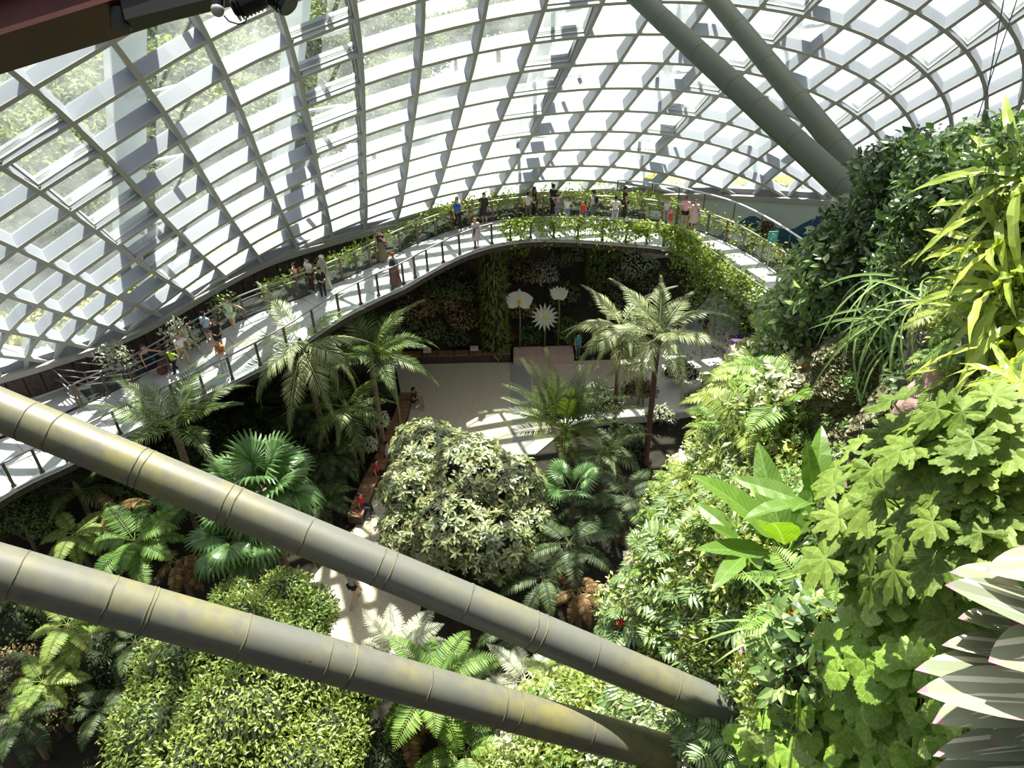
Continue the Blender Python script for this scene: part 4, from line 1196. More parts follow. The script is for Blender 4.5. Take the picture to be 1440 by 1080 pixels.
treefern('brown fern hanging below the lowest pipe at the bottom centre', 575, 1015, 2.2, 'brownfern', 7, 1.7, (-50, 0))
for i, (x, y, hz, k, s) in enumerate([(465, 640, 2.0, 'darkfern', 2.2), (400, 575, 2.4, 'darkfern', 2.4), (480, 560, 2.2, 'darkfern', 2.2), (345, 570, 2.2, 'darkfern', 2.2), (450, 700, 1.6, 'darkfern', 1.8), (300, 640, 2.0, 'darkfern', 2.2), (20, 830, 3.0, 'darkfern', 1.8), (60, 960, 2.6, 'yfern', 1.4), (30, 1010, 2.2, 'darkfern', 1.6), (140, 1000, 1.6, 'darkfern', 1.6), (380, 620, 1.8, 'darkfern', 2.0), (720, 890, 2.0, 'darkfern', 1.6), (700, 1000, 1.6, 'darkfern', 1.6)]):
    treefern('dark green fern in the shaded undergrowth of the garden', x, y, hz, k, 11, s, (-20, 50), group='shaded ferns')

# ---------------------------------------------------------------- trees and shrubs of the garden
def tree(label, blobs_px, depth_z, leaf, n, m_, name='leafy_tree', cat='tree', whorl=1, trunk=.16, smin=.7, smax=1.2, corem='core', core_s=.74, spread=.9, shellf=.8):
    """blobs_px: (px, py, z, rx, rz) of each crown lobe"""
    bl = []
    for x, y, z, rx, rz in blobs_px:
        c = atz(x, y, z); bl.append([c.x, c.y, c.z, rx, rz])
    cx = sum(b[0] for b in bl) / len(bl); cy = sum(b[1] for b in bl) / len(bl)
    t = thing(name, label, cat, (cx, cy, depth_z))
    B = [((b[0] - cx, b[1] - cy, b[2] - depth_z), (b[3], b[3], b[4])) for b in bl]
    leafy(B, n, leaf, whorl, smin, smax, spread, shellf).build('foliage', M_[m_], t, kind='stuff')
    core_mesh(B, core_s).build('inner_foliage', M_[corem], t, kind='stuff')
    low = min(b[0][2] for b in B)
    if low > .3:
        mb = MB(); mb.tube([(0, 0, 0), (.05, 0, low * .6), (0, .05, low)], [trunk * 1.3, trunk, trunk * .7], 8); mb.build('trunk', M_['bark'], t, True)
        for b in B[:5]:
            mb = MB(); mb.tube([(0, 0, low * .5), (b[0][0] * .5, b[0][1] * .5, (low * .5 + b[0][2]) * .5), b[0]], [trunk * .6, trunk * .45, trunk * .2], 6); mb.build('branch', M_['bark'], t, True)
    return t
tree('large rounded tree with whorls of glossy pale leaves beside the plaza', [(600, 635, 3.6, 1.5, 1.2), (578, 690, 3.6, 1.2, 1.2), (660, 665, 4.0, 1.6, 1.4), (720, 685, 3.8, 1.25, 1.3), (640, 740, 3.2, 1.6, 1.4), (700, 770, 3.0, 1.25, 1.3), (570, 750, 2.6, 1.0, 1.0), (740, 735, 3.0, 1.0, 1.0)], 0, strip_leaf(.30, .10, 3, .22, .25, shape='obovate'), 2100, 'magnolia', whorl=6, trunk=.18, core_s=.68)
tree('large bright yellow green tree crown under the lowest pipe', [(260, 940, 4.6, 1.5, 1.3), (340, 900, 5.2, 1.5, 1.4), (420, 960, 4.6, 1.5, 1.3), (230, 1030, 4.2, 1.5, 1.4), (340, 1020, 5.0, 1.7, 1.6), (450, 1040, 3.8, 1.3, 1.3), (290, 1090, 4.6, 1.6, 1.5), (420, 1100, 4.2, 1.5, 1.4), (500, 960, 3.4, .9, .9)], 0, strip_leaf(.17, .065, 2, .2, .2, shape='ovate'), 17000, 'bright', trunk=.22, core_s=.72)
tree('bright leafy treetop between the two lower pipes at the left', [(400, 845, 4.0, 1.05, 1.0), (440, 860, 3.6, .8, .8), (330, 850, 3.8, .8, .8), (420, 880, 3.6, .9, .8)], 0, strip_leaf(.16, .065, 2, .2, .2, shape='ovate'), 6000, 'bright', trunk=.12)
tree('rounded dense green bush at the left edge between the pipes', [(25, 715, 3.0, 1.0, .8), (60, 730, 2.8, .8, .7), (-10, 730, 2.8, .9, .8)], 0, strip_leaf(.15, .06, 2, .2, .2, shape='ovate'), 3600, 'shrub', trunk=.1)
tree('pale variegated leafy bush left of the whorled tree', [(536, 590, 1.8, .35, .4), (520, 625, 1.6, .3, .35)], 0, strip_leaf(.15, .06, 2, .2, .2, shape='ovate'), 900, 'paleshrub', name='leafy_bush', cat='bush', trunk=.06)
tree('dark olive bush at the far lower left corner', [(20, 950, 2.2, 1.0, .9), (70, 990, 1.8, .9, .8)], 0, strip_leaf(.15, .06, 2, .2, .2), 1500, 'brownshrub', name='leafy_bush', cat='bush', trunk=.08)
for i, (x, y, z, r_, m_, lb) in enumerate([
 (960, 520, 1.0, .7, 'paleshrub', 'pale sunlit bush beside the information board'), (985, 555, .9, .6, 'paleshrub', 'pale low bush in front of the information board'),
 (900, 545, 1.0, .6, 'brownshrub', 'reddish bush between the two palm trunks'), (930, 580, .8, .45, 'paleshrub', 'white green bush on the stone kerb'),
 (850, 560, .8, .7, 'darkshrub', 'dark bush left of the thin palm trunk'), (1010, 580, 1.2, .7, 'bright', 'bright bush at the right end of the stone kerb'),
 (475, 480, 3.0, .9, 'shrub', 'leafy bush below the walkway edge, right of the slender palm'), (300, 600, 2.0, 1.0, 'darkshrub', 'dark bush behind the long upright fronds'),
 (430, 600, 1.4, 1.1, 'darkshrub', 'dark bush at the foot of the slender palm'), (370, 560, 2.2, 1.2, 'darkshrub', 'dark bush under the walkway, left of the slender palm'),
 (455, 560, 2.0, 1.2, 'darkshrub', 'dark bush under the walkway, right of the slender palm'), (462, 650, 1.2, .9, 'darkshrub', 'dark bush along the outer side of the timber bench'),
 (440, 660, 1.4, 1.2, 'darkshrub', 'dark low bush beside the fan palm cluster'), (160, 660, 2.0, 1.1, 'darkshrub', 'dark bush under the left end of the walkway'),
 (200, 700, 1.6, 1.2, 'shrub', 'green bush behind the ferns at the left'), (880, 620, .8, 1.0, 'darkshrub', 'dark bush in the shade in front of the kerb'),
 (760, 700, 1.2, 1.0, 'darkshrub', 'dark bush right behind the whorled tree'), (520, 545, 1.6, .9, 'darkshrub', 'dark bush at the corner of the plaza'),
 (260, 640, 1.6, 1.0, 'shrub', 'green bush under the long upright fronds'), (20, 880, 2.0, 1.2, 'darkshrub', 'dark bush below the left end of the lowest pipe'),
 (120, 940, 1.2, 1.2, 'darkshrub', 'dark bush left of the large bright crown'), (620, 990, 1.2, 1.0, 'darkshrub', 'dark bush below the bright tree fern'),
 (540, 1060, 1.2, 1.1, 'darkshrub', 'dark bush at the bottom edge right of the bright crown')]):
    tree(lb, [(x, y, z, r_, r_ * .8), (x + 14, y + 6, z * .9, r_ * .7, r_ * .6), (x - 16, y + 4, z * .85, r_ * .7, r_ * .6)], 0, strip_leaf(.17, .07, 2, .2, .2, shape='ovate'), int(900 * r_ + 350), m_, name='leafy_bush', cat='bush', trunk=.05)

# ---------------------------------------------------------------- grotto under the walkway
gy = MB(); V = []; Fs = []
for k in range(41):
    t = lerp(math.radians(76), math.radians(113), k / 40)
    a = cyl(t, 0, -.4); px_ = lerp(3.5, -6.2, k / 40) if k < 200 else 0
    f0 = Vector((lerp(8.5, -6.6, k / 40), 37.0 - .3 * math.sin(k), 0.35))
    for j, (q, z) in enumerate([(0, .35), (.35, 1.2), (.7, 2.2), (1.0, 4.2)]):
        p = f0.lerp(a, q); V.append((p.x, p.y, z + .15 * math.sin(k * 1.3 + j * 2)))
for k in range(40):
    for j in range(3): Fs.append((4 * k + j, 4 * k + 4 + j, 4 * k + 5 + j, 4 * k + 1 + j))
gy.raw(V, Fs); BVK = BVHTree.FromPolygons([Vector(v) for v in V], Fs); gy.build('planted_bank', M_['soil'], kind='structure', smooth=True)
def on_bank(px, py): 
    h = BVK.ray_cast(CAM, ray(px, py).normalized(), 90)[0]
    if h is None: h = on_wall(px, py, -.8)
    return h
bank = [(580, 440, 1.1, 'brownshrub'), (615, 430, 1.2, 'brownshrub'), (650, 455, .9, 'brownshrub'), (600, 470, .9, 'darkshrub'), (640, 480, .7, 'darkshrub'), (560, 460, 1.0, 'darkshrub'), (575, 485, .6, 'shrub'), (615, 410, 1.2, 'shrub'), (740, 390, .9, 'brownshrub'), (762, 392, .8, 'paleshrub'), (790, 420, .9, 'darkshrub'), (730, 440, .8, 'brownshrub'), (715, 475, .5, 'redleaf'), (745, 478, .6, 'shrub'), (795, 470, .7, 'shrub'), (770, 450, .6, 'darkshrub'), (860, 390, 1.1, 'darkshrub'), (890, 380, 1.2, 'paleshrub'), (910, 400, 1.0, 'darkshrub'), (850, 430, .9, 'darkshrub'), (805, 480, .5, 'shrub'), (640, 415, 1.1, 'darkshrub'), (720, 355, .9, 'vine'), (790, 365, 1.0, 'darkshrub'), (845, 365, .8, 'shrub')]
wherb = {'brownshrub': 'brownish', 'darkshrub': 'dark green', 'shrub': 'mid green', 'paleshrub': 'pale leaved', 'redleaf': 'reddish', 'vine': 'yellow green'}
for i, (x, y, r_, m_) in enumerate(bank):
    p = on_bank(x, y); t = thing('grotto_shrub', '%s shrub %s' % (wherb[m_], 'on the bank left of the planted column' if x < 660 else ('on the bank between the giant flowers and the thick column' if x < 755 else 'on the bank right of the giant flowers')), 'bush', p, group='shrubs on the bank under the walkway, ' + wherb[m_])
    bl = [((0, 0, r_ * .5), (r_, r_, r_ * .8)), ((r_ * .6, 0, r_ * .3), (r_ * .6, r_ * .6, r_ * .5))]
    leafy(bl, int(420 * r_ * r_ + 260), strip_leaf(.2, .085, 2, .2, .2, shape='ovate'), shellf=.7).build('foliage', M_[{'darkshrub': 'bankdark_lifted', 'brownshrub': 'bankbrown_lifted'}.get(m_, m_)], t, kind='stuff')
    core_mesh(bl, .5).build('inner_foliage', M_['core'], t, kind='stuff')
def column(label, px, py, pxt, z1, rad, m1, fl):
    b = atz(px, py, 0.4); t = thing('planted_column', label, 'column', (b.x, b.y, 0.3))
    h = z1 - .3
    mb = MB(); mb.tube([(0, 0, h * k / 12) for k in range(13)], [rad * .6] * 13, 14); mb.build('pillar', M_['soil'], t)
    n = 1300; th = rng.uniform(0, 2 * PI, n); z = rng.uniform(0, h, n)
    Nn = np.stack([np.cos(th), np.sin(th), np.zeros(n)], 1); P = Nn * (rad * .6) ; P[:, 2] = z
    D = Nn + np.stack([np.zeros(n), np.zeros(n), rng.uniform(-.9, .5, n)], 1) + rng.normal(size=(n, 3)) * .25
    mb = MB(); mb.many(strip_leaf(.42, .07, 3, .3, .5), mats_from(P, D, Nn * .4 + np.array([0, 0, 1.0]), rng.uniform(.6, 1.2, n)))
    mb.build('foliage', M_[m1], t, kind='stuff')
    sel = rng.random(n) < .45; mb = MB(); mb.many(strip_leaf(.30, .06, 2, .3, .5), mats_from(P[sel] * 1.05, D[sel] + .2, Nn[sel] * .4 + np.array([0, 0, 1.0]), rng.uniform(.6, 1.1, sel.sum())))
    mb.build('brown_foliage', M_['brownfern'], t, kind='stuff')
    return t
column('thick column under the walkway covered in ferns and bromeliads, left of the giant orchid', 697, 492, 678, 6.9, 1.0, 'yfern', 0)
column('planted column under the middle of the walkway, right of the giant flowers', 833, 452, 833, 6.9, .62, 'yfern', 0)
column('dark planted column under the right part of the walkway', 1052, 462, 1052, 6.9, .6, 'darkfern', 0)
# giant flower sculptures
def petal(L, W, cup=.2, n=5): return strip_leaf(L, W, n, cup, .15, shape='ovate')
def giant(name, label, px, py, zc, facing=(0, -1, .45), stem=True):
    c = atz(px, py, zc); t = thing(name, label, 'sculpture', (c.x, c.y, .6))
    h = zc - .6
    if stem:
        mb = MB(); mb.tube([(0, .15, 0), (.05, .2, h * .6), (0, .1, h)], .05, 8); mb.build('stem', M_['stem'], t, True)
    return t, h
def put_petal(t, T, m_, h, ang, el, face, s=1, nm='petal', off=0):
    f = Vector(face).normalized(); x = f.cross(Vector((0, 0, 1))).normalized(); u = x.cross(f)
    d = (x * math.cos(ang) + u * math.sin(ang)) * math.cos(el) + f * math.sin(el)
    mb = MB(); mb.many(T, [frame(Vector((0, 0, h)) + f * off, d, f, s)]); mb.build(nm, m_, t)
F_ = (-.1, -1, .55)
t, h = giant('giant_orchid', 'giant white orchid flower sculpture on a green stem under the walkway', 730, 424, 3.6)
for a, s, w in ((90, .72, .6), (210, .72, .6), (330, .72, .6)): put_petal(t, petal(1, w, .1), M_['petal'], h, math.radians(a), .1, F_, s)
for a in (15, 165): put_petal(t, petal(.82, .95, .1), M_['petal'], h, math.radians(a), .15, F_, 1, off=.04)
mb = MB(); mb.ball((0, -.08, h - .02), .11, 10, 6, (1, .8, 1.2)); mb.build('lip', M_['yellowflower'], t, True)
t, h = giant('giant_daisy', 'giant white many petalled daisy sculpture, lowest of the giant flowers', 766, 446, 2.6)
for r_, n_, s, el in ((0, 16, .82, .1), (.2, 14, .62, .45), (.1, 10, .42, .9)):
    for k in range(n_): put_petal(t, petal(1, .22, .2), M_['petal'], h, 2 * PI * k / n_ + r_, el, F_, s)
mb = MB(); mb.ball((0, -.05, h), .12, 10, 6); mb.build('centre', M_['yellowflower'], t, True)
t, h = giant('giant_tulip', 'giant cream tulip bud sculpture behind the white daisy', 786, 414, 3.9)
for k in range(6): put_petal(t, petal(.8, .42, .35), M_['petal'], h - .3, PI / 2 + (k - 2.5) * .28, .1 + .1 * (k % 2), (-.1, -1, .2), 1)
for x, y, lb in ((732, 466, 'small pale pink plant sign below the giant orchid'), (749, 456, 'small pale pink plant sign left of the giant daisy'), (601, 494, 'small pale plant sign near the left end of the bank'), (667, 491, 'small pale plant sign at the foot of the thick column')):
    p = atz(x, y, 1.0); t = thing('plant_sign', lb, 'sign', (p.x, p.y, .5))
    mb = MB(); mb.box((0, 0, .55), (.42, .03, .26), Matrix.Rotation(-.5, 3, 'X')); mb.build('plate', M_['pinkstone'], t)
    mb = MB(); mb.tube([(0, .02, 0), (0, .02, .5)], .02, 6); mb.build('stake', M_['dark'], t)
    for k in range(3):
        mb = MB(); mb.box((0, -.02 - .02 * k * 0, .62 - .06 * k), (.3, .012, .02), Matrix.Rotation(-.5, 3, 'X')); mb.build('text_line', M_['brown'], t)

# low walls and benches
def wall_run(name, label, cat, pts, w, h, m_, top=None, seg=1, z0=0.0):
    t = thing(name, label, cat)
    P = [Vector((p[0], p[1], 0)) for p in pts]
    mb = MB()
    for a, b in zip(P[:-1], P[1:]): mb.bar(a + Vector((0, 0, z0 + h / 2)), b + Vector((0, 0, z0 + h / 2)), w, h)
    mb.build('body', m_, t)
    if top:
        for a, b in zip(P[:-1], P[1:]):
            for k in range(seg):
                q0, q1 = a.lerp(b, (k + .03) / seg), a.lerp(b, (k + .97) / seg)
                mb = MB(); mb.bar(q0 + Vector((0, 0, z0 + h + .03)), q1 + Vector((0, 0, z0 + h + .03)), w * 1.08, .06); mb.build('seat_slab' if name != 'timber_bench' else 'plank', top, t)
    return t
def g2(x, y, z=0): p = atz(x, y, z); return (p.x, p.y)
wall_run('garden_wall', 'low dark wall along the back of the plaza', 'wall', [g2(548, 510), g2(640, 508), g2(718, 505)], .5, .5, M_['brown'], M_['wood'], 4)
wall_run('stone_bench', 'pinkish stone bench at the back of the plaza under the giant flowers', 'bench', [g2(722, 507), g2(806, 505)], 1.0, .5, M_['pinkstone'], M_['pinkstone'], 2)
wall_run('timber_bench', 'long curving red brown timber bench with people between plaza and palms', 'bench', [g2(572, 562), g2(566, 590), g2(552, 622), g2(538, 655), g2(520, 690), g2(500, 738)], .6, .42, M_['brown'], M_['wood'], 5)
t_ = thing('purple_planter', 'purple topped display box with a slanting end on the sunlit paving', 'display', None or (0, 0, 0))
M_['purple'] = mat('purple panel', (0.07, 0.02, 0.10), 0.5, noise=.2, nscale=3, col2=(0.14, 0.04, 0.17)); M_['mauve'] = mat('mauve side', (0.50, 0.36, 0.44), 0.5)
pb = pxpoly([(1030, 498), (1062, 494), (1056, 470), (1020, 472)], 1.0)
slab('body', pb, 0.02, .98, M_['mauve'], t_); slab('top', pb, .98, 1.02, M_['purple'], t_)
pc_ = pxpoly([(1017, 470), (1022, 470), (1047, 520), (1041, 522)], 1.0); slab('slanting_side', pc_, 0.02, 1.15, M_['mauve'], t_)
p = atz(992, 560, 0); t_ = thing('information_board', 'dark red information board with small pictures among the bushes', 'sign', (p.x, p.y, 0))
mb = MB(); mb.box((0, 0, 1.0), (.62, .06, 1.0)); mb.build('board', mat('dark red board', (.10, .02, .02), .5), t_)
for r_ in range(3):
    for c_ in range(2):
        mb = MB(); mb.box((-.13 + .26 * c_, -.04, .72 + .27 * r_), (.19, .02, .18)); mb.build('picture', M_['white'] if (r_ + c_) % 2 else M_['pinkstone'], t_)
mb = MB()
for s_ in (-.25, .25): mb.box((s_, 0, .25), (.05, .05, .5))
mb.build('leg', M_['dark'], t_)
p = F3[71] + Vector((0, 0, 1.1)); t_ = thing('green_sign', 'small green and white sign mounted on the walkway railing at the right', 'sign', p)
p2 = atz(1086, 337, 8.9)
t_.location = (p2.x, p2.y, 7.5)
mb = MB(); mb.tube([(0, 0, 0), (0, 0, 1.3)], .03, 6); mb.build('post', M_['steel'], t_)
mb = MB(); mb.box((0, 0, 1.55), (.42, .04, .5)); mb.build('plate', mat('green sign', (.06, .38, .28), .5), t_)
mb = MB(); mb.tube([(-.08, -.03, 1.42), (-.02, -.03, 1.58), (.06, -.03, 1.50), (.10, -.03, 1.68)], .018, 5); mb.box((-.02, -.03, 1.68), (.08, .02, .08)); mb.build('white_figure', M_['white'], t_)
p = atz(981, 478, 0); t_ = thing('tripod', 'slender tripod with a dark head on the sunlit paving beside the walking man', 'tripod', (p.x, p.y, 0.02))
for k in range(3):
    mb = MB(); mb.tube([(.25 * math.cos(k * 2.1), .25 * math.sin(k * 2.1), 0), (0, 0, 1.1)], .02, 6); mb.build('leg', M_['steel'], t_)
mb = MB(); mb.box((0, 0, 1.2), (.16, .14, .18)); mb.build('head', M_['dark'], t_)

# ---------------------------------------------------------------- vines on the walkway railings and wall
def vine(label, path, n, hang, spread, m_='vine', top=.15, s=(.7, 1.3), lf=None, dens=None, group=None):
    mb = MB(); m = len(path) - 1
    u = rng.random(n) * m; i = u.astype(int); f = (u - i)[:, None]
    Pa = np.array([tuple(p) for p in path]); P = Pa[i] * (1 - f) + Pa[i + 1] * f
    hf = np.abs(rng.normal(size=n)) * .5
    clump = .45 + .55 * np.sin(u * 1.7 + 1.3 * np.sin(u * .7)) ** 2
    P[:, 2] -= hf * hang * clump; P += rng.normal(size=P.shape) * spread * np.array([1, 1, .5]); P[:, 2] += top
    D = rng.normal(size=P.shape); D[:, 2] -= .5; N_ = rng.normal(size=P.shape) * .5 + np.array([0, -.3, 1.0])
    mb.many(lf or strip_leaf(.17, .10, 2, .2, .2, shape='ovate'), mats_from(P, D, N_, rng.uniform(s[0], s[1], n)))
    t = thing('climbing_vine', label, 'vine', group=group)
    mb.build('foliage', M_[m_], t, kind='stuff')
    st = MB(); st.tube([p + Vector((0, 0, top)) for p in path], .02, 5); 
    for k in range(0, m, 2):
        q = path[k]; st.tube([q, q - Vector((.05, .02, hang * .7))], [.014, .006], 4)
    st.build('stem', M_['stem'], t, kind='stuff')
zz = Vector((0, 0, 1))
NR = [p + zz * 1.0 for p in shift(N3, F3, 0.02)]; FO = [p + zz * .8 for p in shift(F3, N3, -.35)]
vine('green vine hanging over the inner railing at the middle of the walkway', NR[49:63], 2600, 1.5, .17)
vine('green vine along the inner railing, thin part just right of the middle', NR[60:69], 1300, .9, .15)
vine('thick yellow green vine spilling over the inner railing where the walkway curves right', NR[66:79], 4200, 2.2, .24)
vine('dark trailing vine hanging far below the walkway at the right', NR[70:78], 1800, 5.5, .25, 'shrub')
vine('climbing plants along the outer side of the walkway, left of the blue shirted man', FO[26:46], 1800, .9, .25, top=.2)
vine('dense yellow green climbers on the outer side of the walkway, middle', FO[44:66], 4200, 1.1, .3, top=.35)
vine('climbers on the outer railing behind the beige dressed woman', FO[64:82], 2200, 1.0, .25, top=.1)
O2 = [p + zz * 1.5 for p in shift(F3, N3, -1.3)]
rt = thing('outer_handrail', 'pale outer handrail running parallel beyond the walkway at the right', 'railing')
mb = MB(); mb.tube(O2[60:84], .045, 6); mb.build('handrail', M_['white'], rt, True)
for k in range(60, 84, 3):
    q = O2[k]; mb = MB(); mb.tube([(q.x, q.y, q.z - 1.9), q], .03, 6); mb.build('post', M_['post'], rt)
for x, y, z, lb in ((160, 500, 7.0, 'flowering pale shrub in the strip beside the wall, leftmost'), (250, 465, 7.1, 'flowering pale shrub beside the wall, above the green shirted child'), (262, 480, 6.6, 'small pale shrub under the larger one beside the wall'), (315, 428, 7.4, 'small dark leaved shrub against the brown wall')):
    c = atz(x, y, z); t = theta_of(c); mr_ = Rb(t) - .8; rr_ = math.hypot(c.x - DC[0], c.y - DC[1])
    if rr_ > mr_: c = Vector((DC[0] + mr_ * math.cos(t), DC[1] + mr_ * math.sin(t), z))
    th_ = thing('wall_shrub', lb, 'shrub', (c.x, c.y, 5.2))
    bl = [((0, 0, z - 5.2), (.75, .75, .6)), ((.3, .2, z - 5.7), (.5, .5, .5))]
    leafy(bl, 320, strip_leaf(.2, .09, 2, .2, .2, shape='ovate'), shellf=.3).build('foliage', M_['paleshrub' if 'pale' in lb else 'shrub'], th_, kind='stuff')
    mb = MB(); mb.tube([(0, 0, 0), (.05, 0, (z - 5.2) * .6), (0, 0, z - 5.2)], [.04, .03, .02], 6); mb.build('stem', M_['bark'], th_)
# garden beyond the walkway at the right, below the mural
for i, (x, y, r_, m_) in enumerate([(1110, 372, 1.0, 'brownshrub'), (1135, 378, 1.2, 'darkshrub'), (1120, 366, .8, 'shrub'), (1160, 360, 1.3, 'brownshrub'), (1090, 362, .7, 'brownshrub'), (1150, 385, 1.1, 'shrub'), (1175, 340, 1.2, 'brownshrub'), (1180, 370, 1.3, 'shrub')]):
    c = on_wall(x, y, -1.6 - .4 * (i % 3)); t = thing('bank_shrub', '%s shrub in the bed between the mural and the walkway' % wherb.get(m_, 'green'), 'bush', (c.x, c.y, c.z - r_ * .8), group='shrubs below the mural, ' + wherb.get(m_, 'green'))
    bl = [((0, 0, r_ * .6), (r_, r_ * .8, r_ * .8))]
    leafy(bl, int(500 * r_ * r_), strip_leaf(.2, .09, 2, .2, .2, shape='ovate'), shellf=.6).build('foliage', M_[m_], t, kind='stuff')
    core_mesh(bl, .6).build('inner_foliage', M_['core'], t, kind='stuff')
    mb = MB(); mb.tube([(0, 0, -(c.z - r_ * .8)), (0, 0, r_ * .5)], .08, 6); mb.build('stem', M_['bark'], t)

# ---------------------------------------------------------------- plants growing on the mountain
def orient(p, nrm, upw=.7, spin=None, s=1.0):
    zv = (nrm * (1 - upw) + Vector((0, 0, upw))).normalized()
    x = Vector((math.cos(spin or R.uniform(0, 6.28)), math.sin(spin or R.uniform(0, 6.28)), 0)); x = (x - zv * x.dot(zv)).normalized(); y = zv.cross(x)
    return Matrix(((x.x * s, y.x * s, zv.x * s, p.x), (x.y * s, y.y * s, zv.y * s, p.y), (x.z * s, y.z * s, zv.z * s, p.z), (0, 0, 0, 1)))
LAND = [(1085, 1020, 'at the lower pipes foot'), (1150, 730, 'near the broad ribbed leaves'), (1010, 620, 'on the sunlit crest'), (900, 800, 'beside the black gap'),
        (1120, 560, 'beside the cupped leaves'), (1060, 500, 'below the walkway end'), (1230, 290, 'at the upper pipes foot'), (1350, 200, 'on the dark upper slope'), (1420, 150, 'near the top right corner'),
        (1400, 400, 'among the strap leaves'), (1260, 450, 'beside the grassy leaves'), (1380, 680, 'at the right edge'), (1260, 640, 'beside the pinkish rocks'), (1180, 900, 'around the red flowers'),
        (1250, 1030, 'at the bottom right'), (950, 900, 'just above the lower pipes'), (780, 1040, 'below the lowest pipe'), (960, 1010, 'between the two lower pipes'), (1400, 950, 'beside the striped leaves'),
        (1120, 420, 'by the walkway end'), (1040, 700, 'mid slope'), (1000, 850, 'on the lower slope')]
def where(x, y): return min(LAND, key=lambda l: (l[0] - x) ** 2 + (l[1] - y) ** 2)[2]
def mplant(kind, name, desc, cat, x, y, s=1.0, upw=.6, out=0.0, label=None, dist=None):
    p, n_ = hitm(x, y)
    if p is None: return None
    if out: p = p + n_ * out
    lb = label or (desc + ' ' + where(x, y))
    t = thing(name, lb, cat, group=None if label else (desc.split(' with')[0] + 's on the slope')[:60])
    if x > 1180: s *= min(1.0, (p - CAM).length / 7.5)         # near plants are smaller kinds
    t.matrix_world = orient(p, n_, upw, None, s)
    return t
def mfern(x, y, s, k='fern', n=8, e=(-5, 60), desc=None, label=None, upw=.5):
    t = mplant('fern', 'fern', desc or {'fern': 'green arching fern', 'yfern': 'yellow green arching fern', 'brownfern': 'dry brown fern', 'darkfern': 'dark green fern', 'silverfern': 'pale silvery fern'}[k], 'fern', x, y, s, upw, label=label)
    if t: spray(t, FR[k], n, *e)
    return t
def mphilo(x, y, s, n=7):
    t = mplant('philo', 'cut_leaf_plant', 'blue green cut leaf plant', 'plant', x, y, s * 1.1, .55, .16)
    if t: spray(t, FR['philo'], n, 5, 60, name='leaf')
def mshrub(x, y, s, k, desc, cat='plant', out=0.0, name='leafy_shrub'):
    t = mplant(k, name, desc, cat, x, y, s, .4, out)
    if t: link('foliage', R.choice(SH[k]), t, 'stuff')
    return t
def scatter(region, n, fn, mind):
    """region: polygon in the picture that marks which bed of the slope is planted"""
    pts = []; tries = 0
    xs = [p[0] for p in region]; ys = [p[1] for p in region]
    while len(pts) < n and tries < n * 60:
        tries += 1
        x, y = R.uniform(min(xs), max(xs)), R.uniform(min(ys), max(ys))
        ins = False; j = len(region) - 1
        for i in range(len(region)):
            if (region[i][1] > y) != (region[j][1] > y) and x < (region[j][0] - region[i][0]) * (y - region[i][1]) / (region[j][1] - region[i][1]) + region[i][0]: ins = not ins
            j = i
        if not ins or any((x - a) ** 2 + (y - b) ** 2 < mind ** 2 for a, b in pts): continue
        pts.append((x, y)); fn(x, y)
# sunlit slope, middle
SL = [(990, 600), (1060, 560), (1110, 640), (1100, 740), (1060, 860), (1000, 930), (890, 880), (860, 850), (900, 780), (960, 690)]
scatter(SL, 34, lambda x, y: mshrub(x, y, R.uniform(.8, 1.2), 'mixed', 'yellow green small leaved shrub'), 20)
scatter(SL, 30, lambda x, y: mshrub(x, y, R.uniform(.6, .9), 'pale', 'pale small leaved shrub'), 24)
scatter(SL, 30, lambda x, y: mshrub(x, y, R.uniform(.8, 1.1), 'mid', 'bright green small leaved shrub'), 22)
scatter([(880, 780), (1000, 690), (1060, 760), (1080, 900), (980, 930), (860, 870)], 26, lambda x, y: mphilo(x, y, R.uniform(.8, 1.15)), 22)
scatter([(960, 640), (1060, 600), (1080, 720), (960, 760)], 12, lambda x, y: mphilo(x, y, R.uniform(.6, .9)), 22)
scatter([(870, 790), (960, 680), (1010, 620), (1000, 700), (900, 840), (850, 870)], 12, lambda x, y: mfern(x, y, R.uniform(.5, .8), R.choice(['fern', 'yfern', 'silverfern'])), 24)
# crest and beds under the walkway end
CRE = [(1012, 575), (1075, 520), (1130, 480), (1130, 560), (1080, 620), (1000, 610), (985, 560)]
scatter(CRE, 20, lambda x, y: mfern(x, y, R.uniform(.8, 1.2), R.choice(['yfern', 'fern', 'yfern'])), 20)
scatter(CRE, 20, lambda x, y: mshrub(x, y, R.uniform(.9, 1.4), R.choice(['mixed', 'mixed', 'pale']), 'sunlit small leaved shrub'), 18)
scatter([(1090, 400), (1160, 330), (1200, 380), (1160, 450), (1100, 470)], 24, lambda x, y: mshrub(x, y, R.uniform(.8, 1.2), 'ovate', 'pale green ovate leaf shrub'), 17)
scatter([(1090, 380), (1180, 300), (1220, 400), (1200, 450), (1140, 470), (1090, 460)], 20, lambda x, y: mshrub(x, y, R.uniform(.7, 1.1), R.choice(['ovate', 'darkleaf']), 'mid green ovate leaf shrub'), 20)
# orange flowering stems beside the cupped leaf wall
for (x, y) in [(1118, 560), (1108, 575), (1122, 545), (1100, 592), (1092, 608), (1080, 622), (1072, 640), (1066, 655), (1130, 532), (1112, 600), (1096, 628)]:
    t = mshrub(x, y, .6, 'red', 'reddish orange flowering stem', name='flowering_stem', out=.05)
    if t: 
        for k in range(3): link('flower', FL['orange'], t, M=Matrix.Translation((R.uniform(-.2, .2), R.uniform(-.2, .2), R.uniform(.15, .35))))
